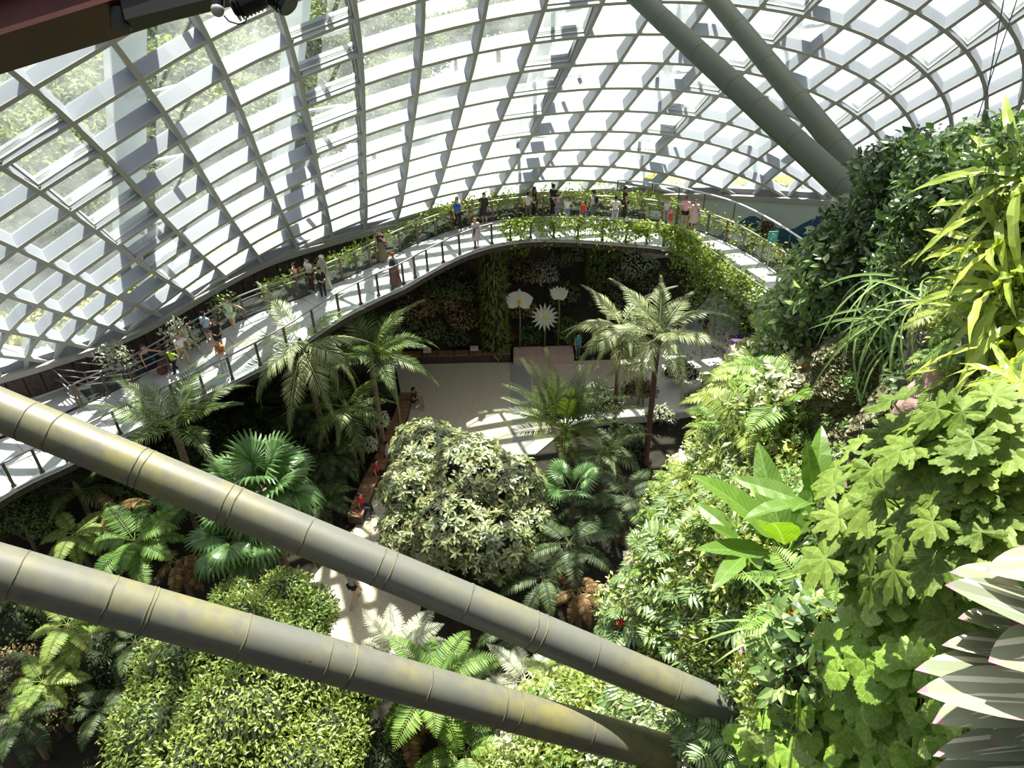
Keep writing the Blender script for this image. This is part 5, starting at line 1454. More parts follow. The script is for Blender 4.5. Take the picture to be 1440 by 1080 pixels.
# wall of small cupped leaves: nobody could count them
def cup_mesh():
    mb = MB(); V = []; U = []; n = 8
    for j, (r_, z) in enumerate(((0.012, 0.0), (.042, .022), (.05, .012))):
        for k in range(n): V.append((r_ * math.cos(2 * PI * k / n), r_ * math.sin(2 * PI * k / n), z)); U.append((.5 + .5 * math.cos(k), j / 2))
    Fc = [(j * n + k, j * n + (k + 1) % n, (j + 1) * n + (k + 1) % n, (j + 1) * n + k) for j in range(2) for k in range(n)]
    mb.raw(V, Fc, U); return tmpl(mb)
CUP = cup_mesh(); Ms = []
REG = [(1135, 490), (1230, 470), (1262, 520), (1255, 600), (1210, 690), (1130, 700), (1080, 660), (1095, 600)]
def inside(x, y, region):
    ins = False; j = len(region) - 1
    for i in range(len(region)):
        if (region[i][1] > y) != (region[j][1] > y) and x < (region[j][0] - region[i][0]) * (y - region[i][1]) / (region[j][1] - region[i][1]) + region[i][0]: ins = not ins
        j = i
    return ins
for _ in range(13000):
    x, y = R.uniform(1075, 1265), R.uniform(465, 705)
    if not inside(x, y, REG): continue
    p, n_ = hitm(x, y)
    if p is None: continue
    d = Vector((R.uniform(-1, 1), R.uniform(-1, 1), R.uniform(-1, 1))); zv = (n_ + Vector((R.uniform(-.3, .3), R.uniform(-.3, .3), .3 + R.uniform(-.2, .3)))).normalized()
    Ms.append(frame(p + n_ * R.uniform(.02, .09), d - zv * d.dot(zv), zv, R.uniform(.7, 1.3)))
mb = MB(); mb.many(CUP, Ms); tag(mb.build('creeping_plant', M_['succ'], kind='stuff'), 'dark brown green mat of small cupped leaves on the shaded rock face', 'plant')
for x, y in [(1178, 596), (1205, 608), (1160, 640), (1200, 652), (1225, 560), (1235, 480), (1205, 540), (1185, 700)]:
    mshrub(x, y, .33, 'ovate', 'small light green sprig', out=.06, name='leaf_sprig')
# hanging grassy leaves
for i, (x, y, s) in enumerate([(1235, 400, 1.1), (1265, 390, 1.1), (1290, 400, 1.0), (1250, 450, 1.0), (1285, 440, 1.0), (1310, 430, .9), (1275, 480, .9), (1230, 455, .8)]):
    t = mplant('grass', 'hanging_grass', 'long drooping grassy plant', 'plant', x, y, s, .35, .05)
    if t: spray(t, GRASS, 16, 10, 65, .7, 1.1, name='leaf')
# dark upper slope
UP_ = [(1205, 250), (1250, 200), (1340, 150), (1440, 120), (1440, 260), (1330, 330), (1300, 400), (1210, 400), (1190, 320)]
scatter(UP_, 85, lambda x, y: mshrub(x, y, R.uniform(.55, .85), 'darkleaf', 'dark green leafy shrub'), 17)
scatter([(1300, 330), (1440, 240), (1440, 560), (1330, 560), (1300, 430)], 30, lambda x, y: mshrub(x, y, R.uniform(.4, .6), R.choice(['darkleaf', 'mid', 'mixed']), 'small leafy green shrub'), 18)
scatter([(1180, 350), (1230, 330), (1240, 430), (1190, 440)], 14, lambda x, y: mshrub(x, y, R.uniform(.8, 1.1), 'darkleaf', 'dark green leafy shrub'), 17)
for x, y in [(1245, 205), (1262, 230), (1290, 195), (1232, 240), (1310, 165), (1215, 250)]: mfern(x, y, .8, 'fern', 6)
for i, (x, y, k) in enumerate([(1268, 212, 'purple'), (1310, 166, 'purple'), (1330, 158, 'purple'), (1352, 190, 'purple'), (1376, 155, 'purple'), (1380, 172, 'purple'), (1415, 198, 'purple'), (1422, 192, 'purple'), (1390, 160, 'purple'), (1375, 130, 'purple'), (1385, 225, 'pink'), (1385, 255, 'pink'), (1330, 295, 'pink'), (1348, 176, 'purple')]):
    t = mplant('fl', 'flowering_stem', '%s flower on a thin stem' % ('lilac' if k == 'purple' else 'pink'), 'flower', x, y, .55, .3, .12)
    if t:
        link('flower', FL[k], t, M=Matrix.Translation((0, 0, .22))); link('flower', FL[k], t, M=Matrix.Translation((.08, .05, .14)))
        mb = MB(); mb.tube([(0, 0, -.15), (0, 0, .21)], .008, 5); mb.build('stem', M_['stem'], t)
t = mplant('r', 'red_bromeliad', '', 'plant', 1405, 135, .5, .5, .1, label='orange red spiky flower head near the top right corner')
if t: 
    mm = blade_mesh(.4, .05, M_['orangeflower'], 4, .3, .2, 'strap'); spray(t, [mm], 9, 35, 85, name='bract')
# yellow green slender leaves rising top right
for x, y in [(1350, 210), (1375, 225), (1410, 230), (1430, 170), (1425, 250), (1365, 250)]:
    t = mplant('g', 'slender_plant', 'yellow green slender leaved plant', 'plant', x, y, .42, .5, .05)
    if t: spray(t, GRASS, 9, 30, 80, .6, 1.0, name='leaf')
# strap leaved ferns at the right edge: each long leaf a part
for i, (x, y, s, a) in enumerate([(1425, 300, .8, 0), (1440, 345, .85, 1), (1425, 410, .85, 2), (1450, 455, .85, 3), (1440, 500, .8, 4), (1400, 260, .7, 2.4), (1460, 250, .9, .5), (1465, 560, .7, 1.4), (1410, 350, .7, .3), (1385, 390, .6, 1.0), (1400, 470, .6, 2.0), (1380, 520, .5, .2), (1430, 215, .7, 1.8), (1360, 330, .5, 2.6), (1445, 390, .8, .9), (1410, 440, .7, 3.3), (1435, 540, .6, .6)]):
    t = mplant('strap', 'strap_fern', 'wavy yellow green strap fern', 'fern', x, y, s, .35, .05)
    if t: spray(t, STRAP, 9, 5, 65, .75, 1.1, name='leaf', a0=a)
scatter([(1340, 440), (1440, 420), (1440, 640), (1370, 640), (1330, 560)], 30, lambda x, y: mfern(x, y, R.uniform(.35, .55), R.choice(['fern', 'yfern'])), 17)
# broad ribbed leaves
for i, (x, y, s, lb) in enumerate([(1142, 800, 1.5, 'plant with very large ribbed upright leaves in the middle of the slope'), (1185, 730, .8, 'smaller plant of ribbed green leaves behind the large ribbed leaves'), (1090, 765, .95, 'pale broad leaved plant left of the large ribbed leaves')]):
    t = mplant('b', 'broad_leaf_plant', '', 'plant', x, y, s, .8, .3, label=lb)
    if t:
        spray(t, BROAD, 8, 15, 75, .8, 1.1, name='leaf')
scatter([(1060, 640), (1130, 620), (1130, 720), (1060, 720)], 10, lambda x, y: mshrub(x, y, R.uniform(.6, .8), R.choice(['mixed', 'ovate', 'mid']), 'mixed leafy shrub'), 20)
for x, y, s in [(1120, 850, .6), (1155, 835, .6), (1190, 820, .55), (1090, 820, .6), (1200, 860, .5), (1130, 880, .5), (1170, 870, .5), (1090, 870, .5), (1215, 790, .45)]: mfern(x, y, s, 'fern', 8)
t = mplant('g', 'grassy_tuft', '', 'plant', 1128, 905, .55, .7, .05, label='tuft of long pale green grassy blades right of the red flowers')
if t: spray(t, GRASS, 14, 40, 80, .7, 1.0, name='leaf')
# undergrowth lower middle
scatter([(960, 880), (1080, 860), (1200, 900), (1180, 980), (1090, 1000), (1000, 950)], 34, lambda x, y: mshrub(x, y, R.uniform(.45, .65), R.choice(['ovate', 'darkleaf', 'mid']), 'leafy green shrub'), 22)
for x, y in [(1150, 905), (1165, 925), (1140, 935), (1180, 915), (1110, 930), (1125, 950), (1155, 955)]: mshrub(x, y, .5, 'red', 'reddish narrow leaved plant', out=.03)
for i, (x, y, k, s) in enumerate([(888, 876, 'red', 2.0), (950, 870, 'red', 1.6), (960, 874, 'red', 1.6), (1020, 882, 'orange', 1.6), (1046, 735, 'red', 2.0), (1010, 756, 'red', 1.0), (1165, 900, 'red', 1.4), (1072, 720, 'pink', 1.5), (1068, 685, 'pink', 1.5), (978, 642, 'yellow', 1.8), (1115, 645, 'orange', 1.6), (1085, 670, 'yellow', 1.8), (1060, 945, 'pink', 1.3), (940, 888, 'orange', 1.2), (1080, 920, 'pink', .8), (1028, 837, 'orange', 1.3), (700, 1066, 'red', 1.6), (1125, 640, 'yellow', 1.4), (1090, 885, 'pink', .8), (1105, 735, 'pink', 1.2)]):
    t = mplant('fl', 'flower', '%s flower' % {'purple': 'lilac', 'orange': 'orange', 'red': 'red', 'pink': 'pink', 'yellow': 'yellow orange'}[k], 'flower', x, y, s * .9, .3, .22)
    if t:
        link('bloom', FL[k], t); mb = MB(); mb.tube([(0, 0, -.2), (0, 0, 0)], .006, 5); mb.build('stem', M_['stem'], t)
# strip between and below the lower pipes
LOW = [(780, 965), (860, 990), (960, 1010), (1030, 1040), (1000, 1090), (700, 1090), (640, 1075), (700, 1030), (740, 990)]
scatter(LOW, 34, lambda x, y: mshrub(x, y, R.uniform(.8, 1.1), R.choice(['mixed', 'mid', 'pale', 'mixed']), 'yellow green sunlit shrub'), 24)
scatter([(860, 985), (1040, 1010), (1040, 1060), (900, 1050)], 12, lambda x, y: mphilo(x, y, R.uniform(.7, 1.0)), 24)
for x, y in [(760, 1010), (800, 1000), (830, 1060), (880, 1070), (650, 1085)]: mfern(x, y, .7, 'fern')
# lobed leaves at the right: each leaf a part
def lobed_plant(x, y, s, meshes, n, desc):
    p_, _n = hitm(x, y)
    if p_ is None: return
    D_ = (p_ - CAM).length; s = (s * .25 * D_ / max(min(1.0, D_ / 7.5), .01) if x > 1180 else s * .25 * D_) * (.8 if len(meshes) == 1 or meshes is BEG2 else 1.15)
    t = mplant('lob', 'lobed_plant', desc, 'plant', x, y, s, .45, .06)
    if not t: return
    for i in range(n):
        az = 2.4 * i + R.uniform(-.4, .4); rr = R.uniform(.05, .2) * (1 if i else 0)
        p = Vector((math.cos(az) * rr, math.sin(az) * rr, .10 + R.uniform(-.05, .22)))
        d = Vector((math.cos(az), math.sin(az), R.uniform(-.5, .1))); u = Vector((math.cos(az) * .35, math.sin(az) * .35, 1))
        link('leaf', R.choice(meshes), t, M=mframe(p, d, u, R.uniform(.8, 1.2)))
scatter([(1262, 735), (1345, 660), (1440, 640), (1440, 820), (1330, 840), (1245, 860)], 36, lambda x, y: lobed_plant(x, y, R.uniform(.75, 1.0), BEG, 6, 'maple leaved green plant'), 24)
scatter([(1240, 820), (1320, 830), (1440, 830), (1440, 1080), (1060, 1080), (1080, 1010), (1200, 960), (1200, 900)], 62, lambda x, y: lobed_plant(x, y, R.uniform(.6, .85), BEG2 if R.random() < .35 else [BEG2[0]], 6, 'rounded scalloped leaf plant'), 25)
scatter([(1060, 1000), (1130, 960), (1160, 1020), (1120, 1060), (1060, 1060)], 9, lambda x, y: mshrub(x, y, .45, 'ovate', 'blue green ovate leaved plant'), 20)
# striped pointed leaves close at the right edge
CORD = [(1450, 880, 1338, 812), (1470, 850, 1342, 790), (1462, 960, 1290, 926), (1460, 930, 1328, 893), (1468, 985, 1296, 963), (1470, 970, 1312, 1006), (1478, 1045, 1312, 1048), (1480, 1080, 1310, 1070), (1475, 915, 1395, 922), (1480, 800, 1390, 795), (1475, 1015, 1393, 1036), (1470, 905, 1352, 855)]
t = thing('striped_plant', 'close plant with large pointed cream and green striped leaves, purple edged, at the right edge', 'plant', atdep(1480, 940, 1.5))
base = Vector(t.location)
for i, (x0, y0, x1, y1) in enumerate(CORD):
    dep = 1.45 + .05 * (i % 4)
    a, b = atdep(x0 + 40, y0, dep), atdep(x1, y1, dep - .1)
    L = (b - a).length
    me = blade_mesh(L, .095 + .01 * (i % 3), M_['cordy'], 10, .22, .12, 'lance')
    link('leaf', me, t, M=Matrix.Translation(-base) @ mframe(a, b - a, AY * 1.0 - FW * .6, 1.0, R.uniform(-.3, .3)))
mb = MB(); mb.tube([atdep(1530, 1250, 1.6) - base, atdep(1500, 940, 1.5) - base, atdep(1500, 820, 1.5) - base], .02, 8); mb.build('stem', M_['stem'], t)
# pinkish rock in the recess
for i, (x, y, s) in enumerate([(1325, 585, .38), (1290, 640, .30), (1262, 670, .26), (1300, 610, .28), (1268, 720, .22), (1225, 705, .16)]):
    p, n_ = hitm(x, y)
    mb = MB(); mb.ball((0, 0, 0), 1, 22, 16, (s * .7, s * .6, s * 1.15))
    V = mb.V[0]; W0 = V / s; V *= (1 + .18 * np.sin(W0[:, :1] * 4 + i) + .12 * np.cos(W0[:, 2:] * 5 + W0[:, 1:2] * 4) + .05 * np.sin(W0[:, :1] * 13 + W0[:, 2:] * 11) + .03 * np.sin(W0[:, 1:2] * 23 + W0[:, 2:] * 19))
    o = mb.build('rock', M_['pinkrock'], smooth=True); o.location = p + n_ * .02; o['label'] = ['large pale pinkish boulder in the recess under the strap leaves', 'tall pinkish rock beside the lobed leaves', 'lit pinkish rock face at the left of the recess', 'pinkish rock between the two larger ones', 'low pinkish rock at the bottom of the recess', 'small pinkish stone in the dark left of the recess'][i]; o['category'] = 'rock'

# ---------------------------------------------------------------- people
SK = mat('light skin', (0.62, 0.38, 0.27), 0.55); SK2 = mat('tan skin', (0.42, 0.24, 0.16), 0.55)
CL = {}
def cloth(c):
    k = tuple(c)
    if k not in CL: CL[k] = mat('cloth %.2f %.2f %.2f' % k, c, 0.85)
    return CL[k]
def skin_obj(name, nodes, edges, m_, parent, sub=1):
    """nodes: name -> (x,y,z,rx,ry); one continuous skinned surface"""
    bm = bmesh.new(); lay = bm.verts.layers.skin.verify(); vs = {}
    for i, (k, v) in enumerate(nodes.items()):
        b = bm.verts.new(v[:3]); b[lay].radius = (v[3], v[4] if len(v) > 4 else v[3]); b[lay].use_root = (i == 0); vs[k] = b
    for a, b in edges: bm.edges.new((vs[a], vs[b]))
    me = bpy.data.meshes.new(name); bm.to_mesh(me); bm.free()
    me.materials.append(m_)
    o = link(name, me, parent)
    s = o.modifiers.new('skin', 'SKIN'); s.use_smooth_shade = True
    u = o.modifiers.new('sub', 'SUBSURF'); u.levels = sub; u.render_levels = sub
    return o
BLACK, WHITE = (.012, .012, .014), (.75, .75, .74)
def person(px, py, z, label, top, bottom, kind='trousers', h=1.68, face=0.0, hair=(.015, .01, .008), longhair=False, armL=(0, -.08, .72), armR=(0, -.08, .72), stride=.0, lean=0.0,
           seated=False, bag=None, shoes=(.5, .5, .5), sleeves=1, pos=None, skin=0, hijab=None, hold=None):
    """face: heading in degrees, 0 looks towards the camera (-Y); arm: hand target (sideways, forward(-), height) from shoulder side"""
    p = pos if pos is not None else atz(px, py, z)
    k = h / 1.70
    t = thing('person', label, 'person', (p.x, p.y, z), math.radians(face), scale=k)
    sk = SK2 if skin else SK
    hz = .46 if seated else .92
    dz = hz - .92
    ly = -lean
    N = {}
    N['pelvis'] = (0, 0, .95 + dz, .13, .10); N['waist'] = (0, ly * .3, 1.10 + dz, .115, .085); N['chest'] = (0, ly * .7, 1.30 + dz, .145, .10)
    N['neck0'] = (0, ly, 1.43 + dz, .065, .06); N['neck1'] = (0, ly - .01, 1.49 + dz, .05, .05); N['head0'] = (0, ly - .02, 1.56 + dz, .075, .085); N['head1'] = (0, ly - .015, 1.64 + dz, .078, .092); N['top'] = (0, ly, 1.69 + dz, .05, .06)
    N['nose'] = (0, ly - .115, 1.585 + dz, .014, .014)
    E_ = [('pelvis', 'waist'), ('waist', 'chest'), ('chest', 'neck0'), ('neck0', 'neck1'), ('neck1', 'head0'), ('head0', 'head1'), ('head1', 'top'), ('head0', 'nose')]
    for s_, S in ((-1, 'l'), (1, 'r')):
        N['ear' + S] = (s_ * .085, ly, 1.59 + dz, .014, .02); E_.append(('head0', 'ear' + S))
        arm = armL if s_ < 0 else armR
        sh = Vector((s_ * .175, ly * .95, 1.40 + dz)); tgt = Vector((s_ * (.20 + arm[0]), ly + arm[1], arm[2] + dz))
        d = tgt - sh; L = min(d.length, .57); d.normalize(); wr = sh + d * L
        half = L / 2; off = math.sqrt(max(.29 ** 2 - half ** 2, 0)); bend = Vector((s_ * .4, .7, -.5)); bend = (bend - d * bend.dot(d)).normalized()
        el = sh + d * half + bend * off
        N['sh' + S] = (*sh, .055, .055); N['ua' + S] = (*sh.lerp(el, .5), .046, .046); N['el' + S] = (*el, .038, .038); N['fa' + S] = (*el.lerp(wr, .4), .036, .036); N['wr' + S] = (*wr, .024, .022)
        hd = (wr - el).normalized(); pal = wr + hd * .06; N['pa' + S] = (*pal, .036, .018)
        E_ += [('chest', 'sh' + S), ('sh' + S, 'ua' + S), ('ua' + S, 'el' + S), ('el' + S, 'fa' + S), ('fa' + S, 'wr' + S), ('wr' + S, 'pa' + S)]
        sd = hd.cross(Vector((0, 1, .2))).normalized(); cu = sd.cross(hd) * .02
        for f_, (o_, fl) in enumerate(((-.030, .062), (-.010, .074), (.010, .070), (.030, .056))):
            a = pal + sd * o_ + hd * .028; b = a + hd * fl * .55 + cu * .4; c = b + hd * fl * .45 + cu
            N['f%d%s' % (f_, S)] = (*a, .010); N['g%d%s' % (f_, S)] = (*b, .009); N['h%d%s' % (f_, S)] = (*c, .007)
            E_ += [('pa' + S, 'f%d%s' % (f_, S)), ('f%d%s' % (f_, S), 'g%d%s' % (f_, S)), ('g%d%s' % (f_, S), 'h%d%s' % (f_, S))]
        a = wr + hd * .035 - sd * .035; b = a - sd * .022 + hd * .03; N['t0' + S] = (*a, .011); N['t1' + S] = (*b, .009); E_ += [('wr' + S, 't0' + S), ('t0' + S, 't1' + S)]
        st = stride * s_
        hp = Vector((s_ * .095, 0, .90 + dz))
        if seated: kn = Vector((s_ * .12, -.42, .50)); an = Vector((s_ * .12, -.45, .08))
        else: kn = Vector((s_ * .10, -st * .5 - .02, .50)); an = Vector((s_ * .10, -st + (.12 if st < 0 else 0), .08 + (.04 if st < -.1 else 0)))
        N['hp' + S] = (*hp, .095, .09); N['th' + S] = (*hp.lerp(kn, .5), .078, .078); N['kn' + S] = (*kn, .055, .055); N['ca' + S] = (*kn.lerp(an, .35), .052, .052); N['an' + S] = (*an, .034, .034)
        N['to' + S] = (an.x + s_ * .02, an.y - .15, an.z - .045, .035, .025)
        E_ += [('pelvis', 'hp' + S), ('hp' + S, 'th' + S), ('th' + S, 'kn' + S), ('kn' + S, 'ca' + S), ('ca' + S, 'an' + S), ('an' + S, 'to' + S)]
    skin_obj('body', N, E_, sk, t)
    def sub(keys, g, name, col, edges=None, first=None):
        ks = [first] + [q for q in keys if q != first] if first else keys
        nn = {q: (*N[q][:3], N[q][3] + g, (N[q][4] if len(N[q]) > 4 else N[q][3]) + g) for q in ks}
        ee = [(a, b) for a, b in E_ if a in nn and b in nn]
        return skin_obj(name, nn, ee, cloth(col), t)
    ks = ['chest', 'pelvis', 'waist', 'neck0', 'shl', 'shr', 'ual', 'uar'] + (['ell', 'elr', 'fal', 'far'] if sleeves > 1 else []) 
    if sleeves == 0: ks = ks[:6]
    sub(ks, .022, 'top', top)
    if kind == 'trousers': sub(['pelvis', 'hpl', 'hpr', 'thl', 'thr', 'knl', 'knr', 'cal', 'car', 'anl', 'anr'], .018, 'trousers', bottom)
    elif kind == 'shorts': sub(['pelvis', 'hpl', 'hpr', 'thl', 'thr'], .025, 'shorts', bottom)
    else:
        hem = {'skirt': .30, 'dress': .52, 'long': .12}[kind]; zt = 1.12 + dz
        mb = MB(); n_ = 18
        prof = [(hem, .27 if kind != 'long' else .30), (lerp(hem, zt, .5), .215), (lerp(hem, zt, .8), .175), (zt, .14)]
        V = []; 
        for zq, r_ in prof:
            for q in range(n_):
                a = 2 * PI * q / n_; w = 1 + .06 * math.sin(a * 6) * (zt - zq); V.append((r_ * math.cos(a) * w, r_ * .8 * math.sin(a) * w + (-.1 if seated else 0), zq))
        Fc = [(j * n_ + q, j * n_ + (q + 1) % n_, (j + 1) * n_ + (q + 1) % n_, (j + 1) * n_ + q) for j in range(3) for q in range(n_)]
        mb.raw(V, Fc); mb.build('skirt' if kind != 'dress' else 'dress_skirt', cloth(bottom), t, True)
    hb = hijab or hair
    hn = {'a': (0, ly + .022, 1.645 + dz, .082, .088), 'b': (0, ly + .012, 1.70 + dz, .06, .07), 'c': (0, ly + .05, 1.57 + dz, .07, .05)}
    he = [('a', 'b'), ('a', 'c')]
    if longhair or hijab: hn['d'] = (0, ly + .085, 1.46 + dz, .085, .045); hn['e'] = (0, ly + .10, 1.30 + dz, .07, .035); he += [('c', 'd'), ('d', 'e')]
    skin_obj('headscarf' if hijab else 'hair', hn, he, cloth(hb), t)
    for s_ in (-1, 1):
        mb = MB(); mb.ball((s_ * .032, ly - .098, 1.605 + dz), .011, 6, 4); mb.build('eye', M_['dark'], t)
        fx = N['an' + ('l' if s_ < 0 else 'r')]
        mb = MB(); mb.ball((fx[0], fx[1] - .06, fx[2] - .035), .05, 8, 5, (.95, 2.4, .95)); mb.build('shoe', cloth(shoes), t, True)
    mb = MB(); mb.ball((0, ly - .103, 1.548 + dz), .018, 6, 4, (1.2, .35, .35)); mb.build('mouth', cloth((.45, .15, .13)), t)
    if bag:
        kd, col = bag
        if kd == 'pack':
            mb = MB(); mb.ball((0, ly * .6 + .19, 1.24 + dz), .15, 12, 8, (1, .62, 1.35)); o = mb.build('backpack', cloth(col), t, True)
            for s_ in (-1, 1):
                mb = MB(); mb.tube([(s_ * .10, .12, 1.42 + dz), (s_ * .11, -.02, 1.46 + dz), (s_ * .12, -.13, 1.34 + dz), (s_ * .13, -.06, 1.12 + dz)], .018, 6); mb.build('strap', cloth(col), t, True)
        else:
            mb = MB(); mb.ball((.26, -.02, .88 + dz), .13, 10, 6, (.5, 1, .9)); mb.build('bag', cloth(col), t, True)
            mb = MB(); mb.tube([(.22, 0, .95 + dz), (.10, -.13, 1.2 + dz), (-.10, -.08, 1.44 + dz), (-.05, .10, 1.3 + dz), (.2, .08, 1.0 + dz)], .012, 5); mb.build('strap', cloth(col), t, True)
    return t
out, up_, rail = (.38, -.2, 1.2), (-.1, -.3, 1.5), (.15, -.45, 1.12)
P_ = person
def wp(x, y): return wz(x)
P_(216, 533, wp(216, 0), 'woman in a black dress with a blue bag reaching out her arm', BLACK, BLACK, 'dress', 1.66, 60, (.10, .04, .02), True, armR=(.4, -.3, 1.15), bag=('bag', (.03, .14, .32)), sleeves=0, stride=.25)
P_(249, 527, wp(249, 0), 'child in a neon green shirt and black trousers with arms spread', (.50, .85, .04), BLACK, 'trousers', 1.30, -30, armL=(.4, -.1, 1.2), armR=(.4, 0, 1.2), stride=.2)
P_(262, 515, wp(262, 0), 'brown haired woman in a white top and khaki trousers striding beside the green shirted child', WHITE, (.42, .32, .18), 'trousers', 1.64, 40, (.25, .10, .04), True, armR=(.1, -.3, 1.2), stride=.4, lean=.12)
P_(298, 488, wp(298, 0), 'man in a light blue shirt and grey shorts with a dark strap across his back', (.42, .55, .68), (.13, .12, .15), 'shorts', 1.72, 160, armL=(-.1, -.3, 1.15), bag=('bag', BLACK))
P_(312, 497, wp(312, 0), 'person in a black shirt with a black backpack beside the light blue shirted man', BLACK, BLACK, 'shorts', 1.62, 30, armL=(-.1, -.35, 1.15), armR=(-.1, -.35, 1.15), bag=('pack', (.02, .02, .025)), skin=1)
P_(318, 524, wp(318, 0), 'woman in an orange patterned blouse and white trousers near the inner railing', (.62, .24, .08), WHITE, 'trousers', 1.55, -10, armL=(-.12, -.25, 1.1), armR=(-.12, -.25, 1.1), bag=('bag', BLACK))
P_(331, 468, wp(331, 0), 'man in pale green shirt and shorts leaning on the outer railing', (.62, .75, .50), (.62, .75, .50), 'shorts', 1.70, -15, (.12, .06, .03), armL=(.35, .05, 1.15), armR=(.4, .1, 1.2), stride=.12)
P_(421, 414, wp(421, 0), 'woman with long black hair, white top and red bag beside the slender palm', (.68, .66, .62), (.15, .05, .16), 'trousers', 1.52, -60, longhair=True, bag=('pack', (.55, .03, .03)))
P_(440, 411, wp(440, 0), 'man in a white shirt and dark maroon trousers', WHITE, (.06, .015, .02), 'trousers', 1.68, -40, armL=(-.1, -.35, 1.2), armR=(-.1, -.3, 1.15))
P_(459, 407, wp(459, 0), 'woman in a white headscarf and long sage green dress', (.38, .42, .30), (.38, .42, .30), 'long', 1.62, -20, hijab=WHITE, sleeves=2, armL=(-.1, -.3, 1.15))
P_(456, 419, wp(456, 0), 'boy in a black jacket and black trousers in front of the couple', BLACK, BLACK, 'trousers', 1.42, 30, armL=(-.12, -.3, 1.1), armR=(-.12, -.3, 1.15), sleeves=2)
P_(538, 368, wp(538, 0), 'woman with long hair, black top, maroon bag and olive skirt leaning on the outer railing', (.05, .02, .03), (.17, .13, .07), 'long', 1.60, 10, (.04, .02, .015), True, armR=(-.1, -.3, 1.35), bag=('bag', (.18, .02, .07)))
P_(557, 402, wp(557, 0), 'red haired woman in a brown pinafore and grey blouse seen from behind', (.50, .55, .58), (.24, .12, .09), 'long', 1.62, 170, (.45, .12, .04), bag=('pack', (.04, .03, .03)), sleeves=2)
P_(645, 324, wp(645, 0), 'man in a blue T shirt and black trousers holding a dark bag', (.02, .12, .40), BLACK, 'trousers', 1.70, 20, armR=(-.05, -.2, 1.4), bag=('bag', (.06, .06, .06)), stride=.15)
P_(682, 314, wp(682, 0), 'woman in a short black coat resting an arm on the outer railing', (.03, .03, .03), (.03, .03, .03), 'dress', 1.62, -20, (.06, .03, .02), True, armL=(.45, .1, 1.15), sleeves=2)
P_(670, 349, wp(670, 0), 'woman in a pale pink dress close behind the inner railing', (.75, .62, .62), (.75, .62, .62), 'dress', 1.55, 30, (.25, .12, .06), True)
P_(743, 312, wp(743, 0), 'man in a pale shirt with a yellow bag beside the woman in black', (.62, .62, .56), (.10, .09, .08), 'trousers', 1.60, 150, armL=(.1, -.3, 1.1), bag=('bag', (.75, .55, .04)))
P_(752, 307, wp(752, 0), 'woman in a black shirt and trousers facing right on the middle of the walkway', BLACK, BLACK, 'trousers', 1.66, 80, (.04, .02, .02), True, skin=1)
P_(778, 304, wp(778, 0), 'man in black standing by the outer railing in the middle', BLACK, BLACK, 'trousers', 1.72, 150)
P_(784, 314, wp(784, 0), 'person in a grey top with hands raised to the head, beside the inner railing', (.20, .20, .22), (.2, .2, .22), 'trousers', 1.50, 20, (.06, .03, .02), armL=(-.05, -.12, 1.62), armR=(-.05, -.12, 1.62))
P_(797, 314, wp(797, 0), 'child in a white shirt with arms on the inner railing', WHITE, (.2, .25, .35), 'trousers', 1.40, -20, (.2, .1, .05), armR=(.3, -.2, 1.2))
P_(819, 316, wp(819, 0), 'child in a red shirt beside the railing in the middle', (.70, .03, .03), (.1, .1, .1), 'trousers', 1.25, 10, (.3, .15, .06))
P_(833, 312, wp(833, 0), 'man in a white and green shirt with a black backpack', (.62, .68, .52), (.10, .12, .10), 'trousers', 1.68, -120, bag=('pack', (.015, .02, .018)))
P_(864, 318, wp(864, 0), 'person in a white shirt with a strap across, right of the backpacked man', WHITE, (.4, .4, .4), 'trousers', 1.58, 170, armL=(.2, -.2, 1.1), armR=(.2, -.2, 1.1), bag=('bag', (.25, .25, .25)))
P_(877, 308, wp(877, 0), 'tall man in black standing beside the outer railing, right of the middle', BLACK, (.02, .02, .02), 'trousers', 1.74, 100, skin=1)
P_(936, 316, wp(936, 0), 'child with fair hair and white shirt beside the inner railing', WHITE, (.3, .35, .4), 'trousers', 1.35, 20, (.40, .28, .14))
P_(941, 323, wp(941, 0), 'small child in a red top with bare arms beside the fair haired child', (.65, .05, .06), (.6, .1, .1), 'shorts', 1.15, 10, (.2, .1, .06), sleeves=0)
P_(961, 322, wp(961, 0), 'man in a pink shirt and navy shorts seen from behind', (.80, .42, .45), (.015, .02, .04), 'shorts', 1.72, 160, (.20, .09, .04))
P_(974, 325, wp(974, 0), 'woman in a beige pink dress with long brown hair and a purple bag', (.66, .48, .42), (.66, .48, .42), 'dress', 1.66, 10, (.12, .05, .03), True, bag=('bag', (.22, .06, .55)))
P_(990, 479, .02, 'man in a black shirt and brown shorts walking on the sunlit paving', BLACK, (.12, .07, .05), 'shorts', 1.72, 100, stride=.35, skin=1)
P_(958, 478, .02, 'person in cream clothes on the sunlit paving behind the palm frond', (.75, .66, .50), (.72, .60, .45), 'dress', 1.62, -60, (.35, .10, .04))
P_(801, 499, .02, 'person in a teal shirt standing at the right end of the stone bench', (.03, .40, .36), (.05, .2, .15), 'trousers', 1.55, 30, pos=atz(812, 503, 0))
P_(868, 520, .02, 'person in a striped blue and white shirt behind the thin palm trunk', (.35, .50, .60), (.5, .2, .15), 'shorts', 1.45, -30, (.03, .20, .12))
P_(500, 846, .02, 'person in a grey striped T shirt and black shorts walking on the lower path', (.34, .36, .38), BLACK, 'shorts', 1.70, 150, armL=(.1, -.1, .8), armR=(.35, -.2, 1.0), stride=.3)
def seat(x, y, lb, top, bot, kind, face, **k):
    p = atz(x, y, .46); return person(x, y, .02, lb, top, bot, kind, 1.62, face, seated=True, pos=p, **k)
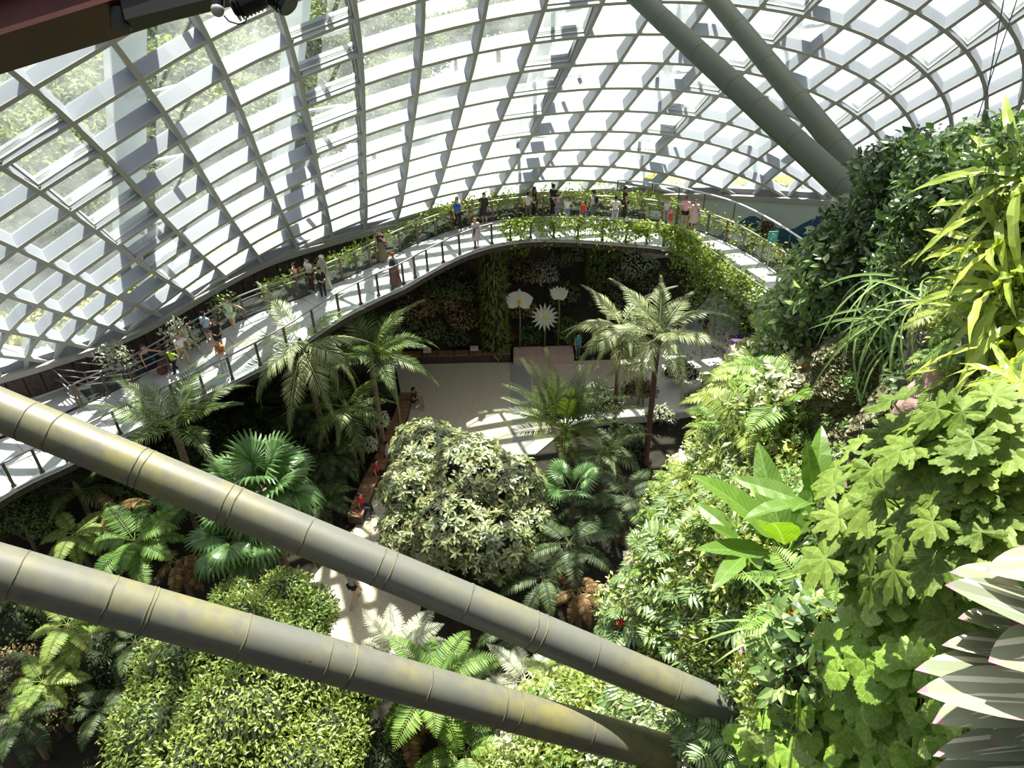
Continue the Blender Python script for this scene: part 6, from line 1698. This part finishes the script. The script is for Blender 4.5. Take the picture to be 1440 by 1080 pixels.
seat(583, 563, 'person in black with bare arms sitting at the far end of the timber bench', BLACK, (.03, .03, .03), 'shorts', 70, skin=1, armL=(-.15, -.3, 1.2), armR=(-.1, -.35, 1.1))
seat(545, 640, 'person in a grey shirt sitting in the middle of the timber bench', (.28, .30, .34), (.1, .1, .12), 'trousers', 80)
seat(530, 665, 'person in red and black sitting on the timber bench beside the grey shirted one', (.45, .03, .03), BLACK, 'trousers', 80)
seat(508, 712, 'person in a bright red shirt sitting at the near end of the timber bench', (.75, .02, .04), (.04, .04, .06), 'trousers', 80)
p = atz(232, 530, wz(232)); t = thing('stroller', 'folded brown stroller bag standing between the black dressed woman and the green shirted child', 'stroller', p)
mb = MB(); mb.ball((0, 0, .42), .28, 10, 7, (.8, .8, 1.2)); mb.build('seat', cloth((.16, .05, .03)), t, True)
for s_ in (-.18, .18):
    mb = MB(); mb.tube([(s_, .2, .08), (s_, -.15, .5), (s_, -.3, .85)], .015, 6); mb.build('frame', M_['dark'], t)
    mb = MB(); mb.tube([(s_ - .02, .2, .09), (s_ + .02, .2, .09)], .09, 10); mb.build('wheel', M_['dark'], t)

# ---------------------------------------------------------------- labels that single out each of several alike things
bpy.context.view_layer.update()
ORD = ['leftmost', 'second from left', 'third from left', 'fourth from left', 'fifth from left', 'sixth from left', 'seventh from left', 'eighth from left', 'ninth from left']
ROW = ['top', 'second', 'third', 'fourth', 'fifth', 'sixth', 'seventh', 'eighth', 'ninth']
seen_ = {}
for o in scene.objects:
    if o.parent is None and o.get('label') and not o.get('kind') == 'structure': seen_.setdefault(o['label'], []).append(o)
for lb, os_ in seen_.items():
    n = len(os_)
    if n < 2: continue
    pr = sorted(((project(o.matrix_world.translation + Vector((0, 0, .3))), i) for i, o in enumerate(os_)), key=lambda q: q[0][1])
    rows = 1 if n <= 6 else math.ceil(n / 6)
    per = math.ceil(n / rows)
    for r_ in range(rows):
        ch = sorted(pr[r_ * per:(r_ + 1) * per], key=lambda q: q[0][0])
        for j, (_, i) in enumerate(ch):
            word = ORD[j] if j < len(ch) - 1 or len(ch) == 1 else 'rightmost'
            if rows > 1: word += ', %s row' % (ROW[r_] if r_ < rows - 1 or rows > 9 else 'lowest')
            if len(ch) == 1 and rows > 1: word = '%s row' % ROW[min(r_, 8)]
            os_[i]['label'] = lb + ', ' + word
